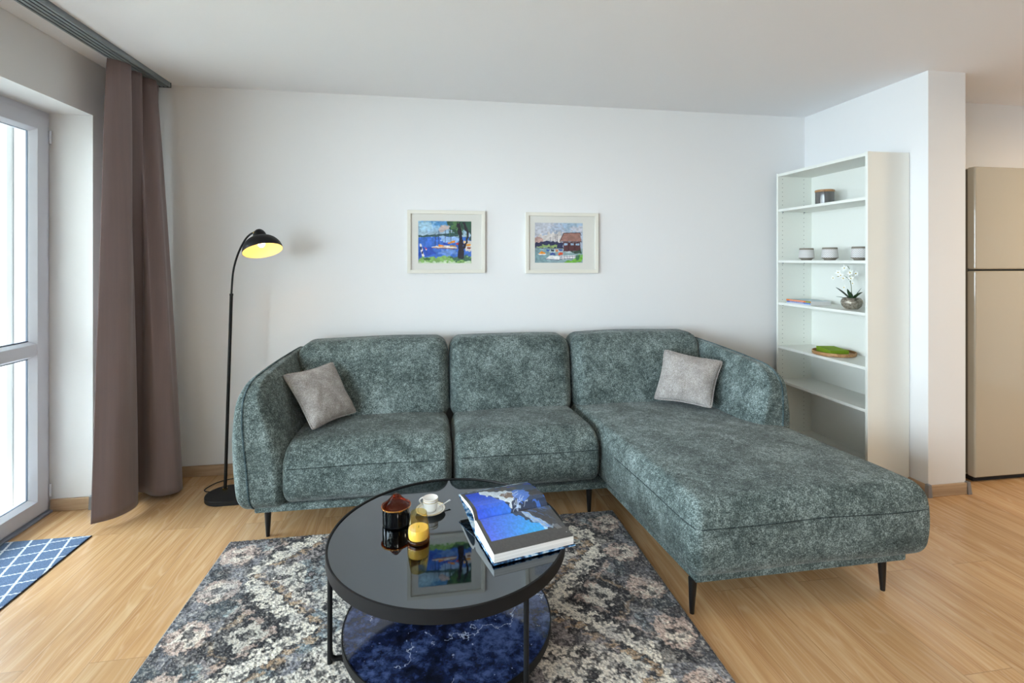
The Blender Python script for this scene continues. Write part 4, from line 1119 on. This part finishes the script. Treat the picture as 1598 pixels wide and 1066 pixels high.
# tray with napkins
ty, tx, tz = 2.967, 2.676, SH['s4']
tr = MB().lathe([(0, 0), (.122, 0), (.128, .004), (.129, .022), (.1275, .0235), (.1245, .0235), (.1225, .008), (0, .007)], (0, 0, 0), 64).build('round_tray', M_traywood, smooth=40)
tr.location = (tx, ty, tz); tag(tr, 'shallow round wooden tray on the fourth shelf holding green napkins', 'tray')
np_ = MB(); a = math.radians(78)
ux, uy = Vector((math.cos(a), math.sin(a), 0)), Vector((-math.sin(a), math.cos(a), 0)); cN = Vector((tx-.015, ty, tz+.0075))
for k in range(10):
    j = Vector((random.uniform(-.0015, .0015), random.uniform(-.0015, .0015), 0))
    vs = [cN+j+ux*.083*a_+uy*.06*b_+Vector((0, 0, .0034*k+(.0005 if c2_ == 0 else .0034)+.0016*a_*(k/10))) for c2_ in (0, 1) for a_, b_ in ((-1, -1), (1, -1), (1, 1), (-1, 1))]
    np_.add(vs, [(0, 1, 2, 3), (4, 5, 6, 7), (0, 1, 5, 4), (1, 2, 6, 5), (2, 3, 7, 6), (3, 0, 4, 7)])
tag(np_.build('napkin_stack', mat('green_napkin', (128, 158, 26), .9), bevel=.0008), 'stack of folded bright green paper napkins lying in the wooden tray', 'napkins')

# ------------------------------------------------------------------ fridge
fx0, fx1, fy = 3.276, 3.876, 2.55
fg_ = thing('fridge_freezer', 'tall glossy cream two-door fridge freezer standing behind the pillar', 'fridge', (3.576, 2.73, 0))
MB().box(fx0, fx1, fy+.062, 2.905, .03, 1.922).build('cabinet', M_cream, fg_, bevel=.004)
MB().box(fx0-.001, fx1+.001, fy+.062, 2.905, 1.902, 1.938).build('top_cover', M_cream, fg_, bevel=.003)
MB().box(fx0+.006, fx1-.006, fy+.05, fy+.062, .045, 1.93).build('door_seal', mat('seal_grey', (110, 104, 92), .7), fg_)
for a_, b_ in ((.032, 1.300), (1.310, 1.94)):
    MB().box(fx0, fx1, fy, fy+.05, a_, b_).build('door', M_cream, fg_, bevel=.010, seg=4)
MB().box(fx0+.02, fx1-.02, fy+.03, 2.88, .0, .03).build('kick_base', M_rubber, fg_)

# ------------------------------------------------------------------ unseen ceiling lamps, added to fill the room with light
def added_ceiling_lamp(x, y, label, watts, colr=(1, .72, .42)):
    r_ = thing('added_ceiling_lamp', label, 'lamp', (x, y, HC))
    MB().lathe([(0, 0), (.18, 0), (.18, -.03), (.17, -.035), (0, -.035)], (x, y, HC), 48).build('canopy', M_white, r_, smooth=40)
    e2 = bpy.data.materials.new('opal_glass_lit'); e2.use_nodes = True; q_ = e2.node_tree; q_.nodes.remove(q_.nodes['Principled BSDF'])
    k = q_.nodes.new('ShaderNodeEmission'); k.inputs[0].default_value = (*colr, 1); k.inputs[1].default_value = 3
    q_.links.new(k.outputs[0], q_.nodes['Material Output'].inputs[0])
    MB().lathe([(.165, -.035), (.16, -.06), (.11, -.09), (0, -.10)], (x, y, HC), 48).build('diffuser', e2, r_, smooth=60)
    l = bpy.data.lights.new('added_fill_light', 'AREA'); l.shape = 'DISK'; l.size = .34; l.energy = watts; l.color = colr
    lo = bpy.data.objects.new('added_fill_light', l); lo.location = (x, y, HC-.115); col.objects.link(lo)
added_ceiling_lamp(4.3, 1.5, 'round white opal ceiling lamp added for warm light at the kitchen end, unseen', 30, (1, .78, .50))
added_ceiling_lamp(.9, -1.6, 'round white opal ceiling lamp added as fill behind the viewer, unseen', 12, (1, .9, .76))
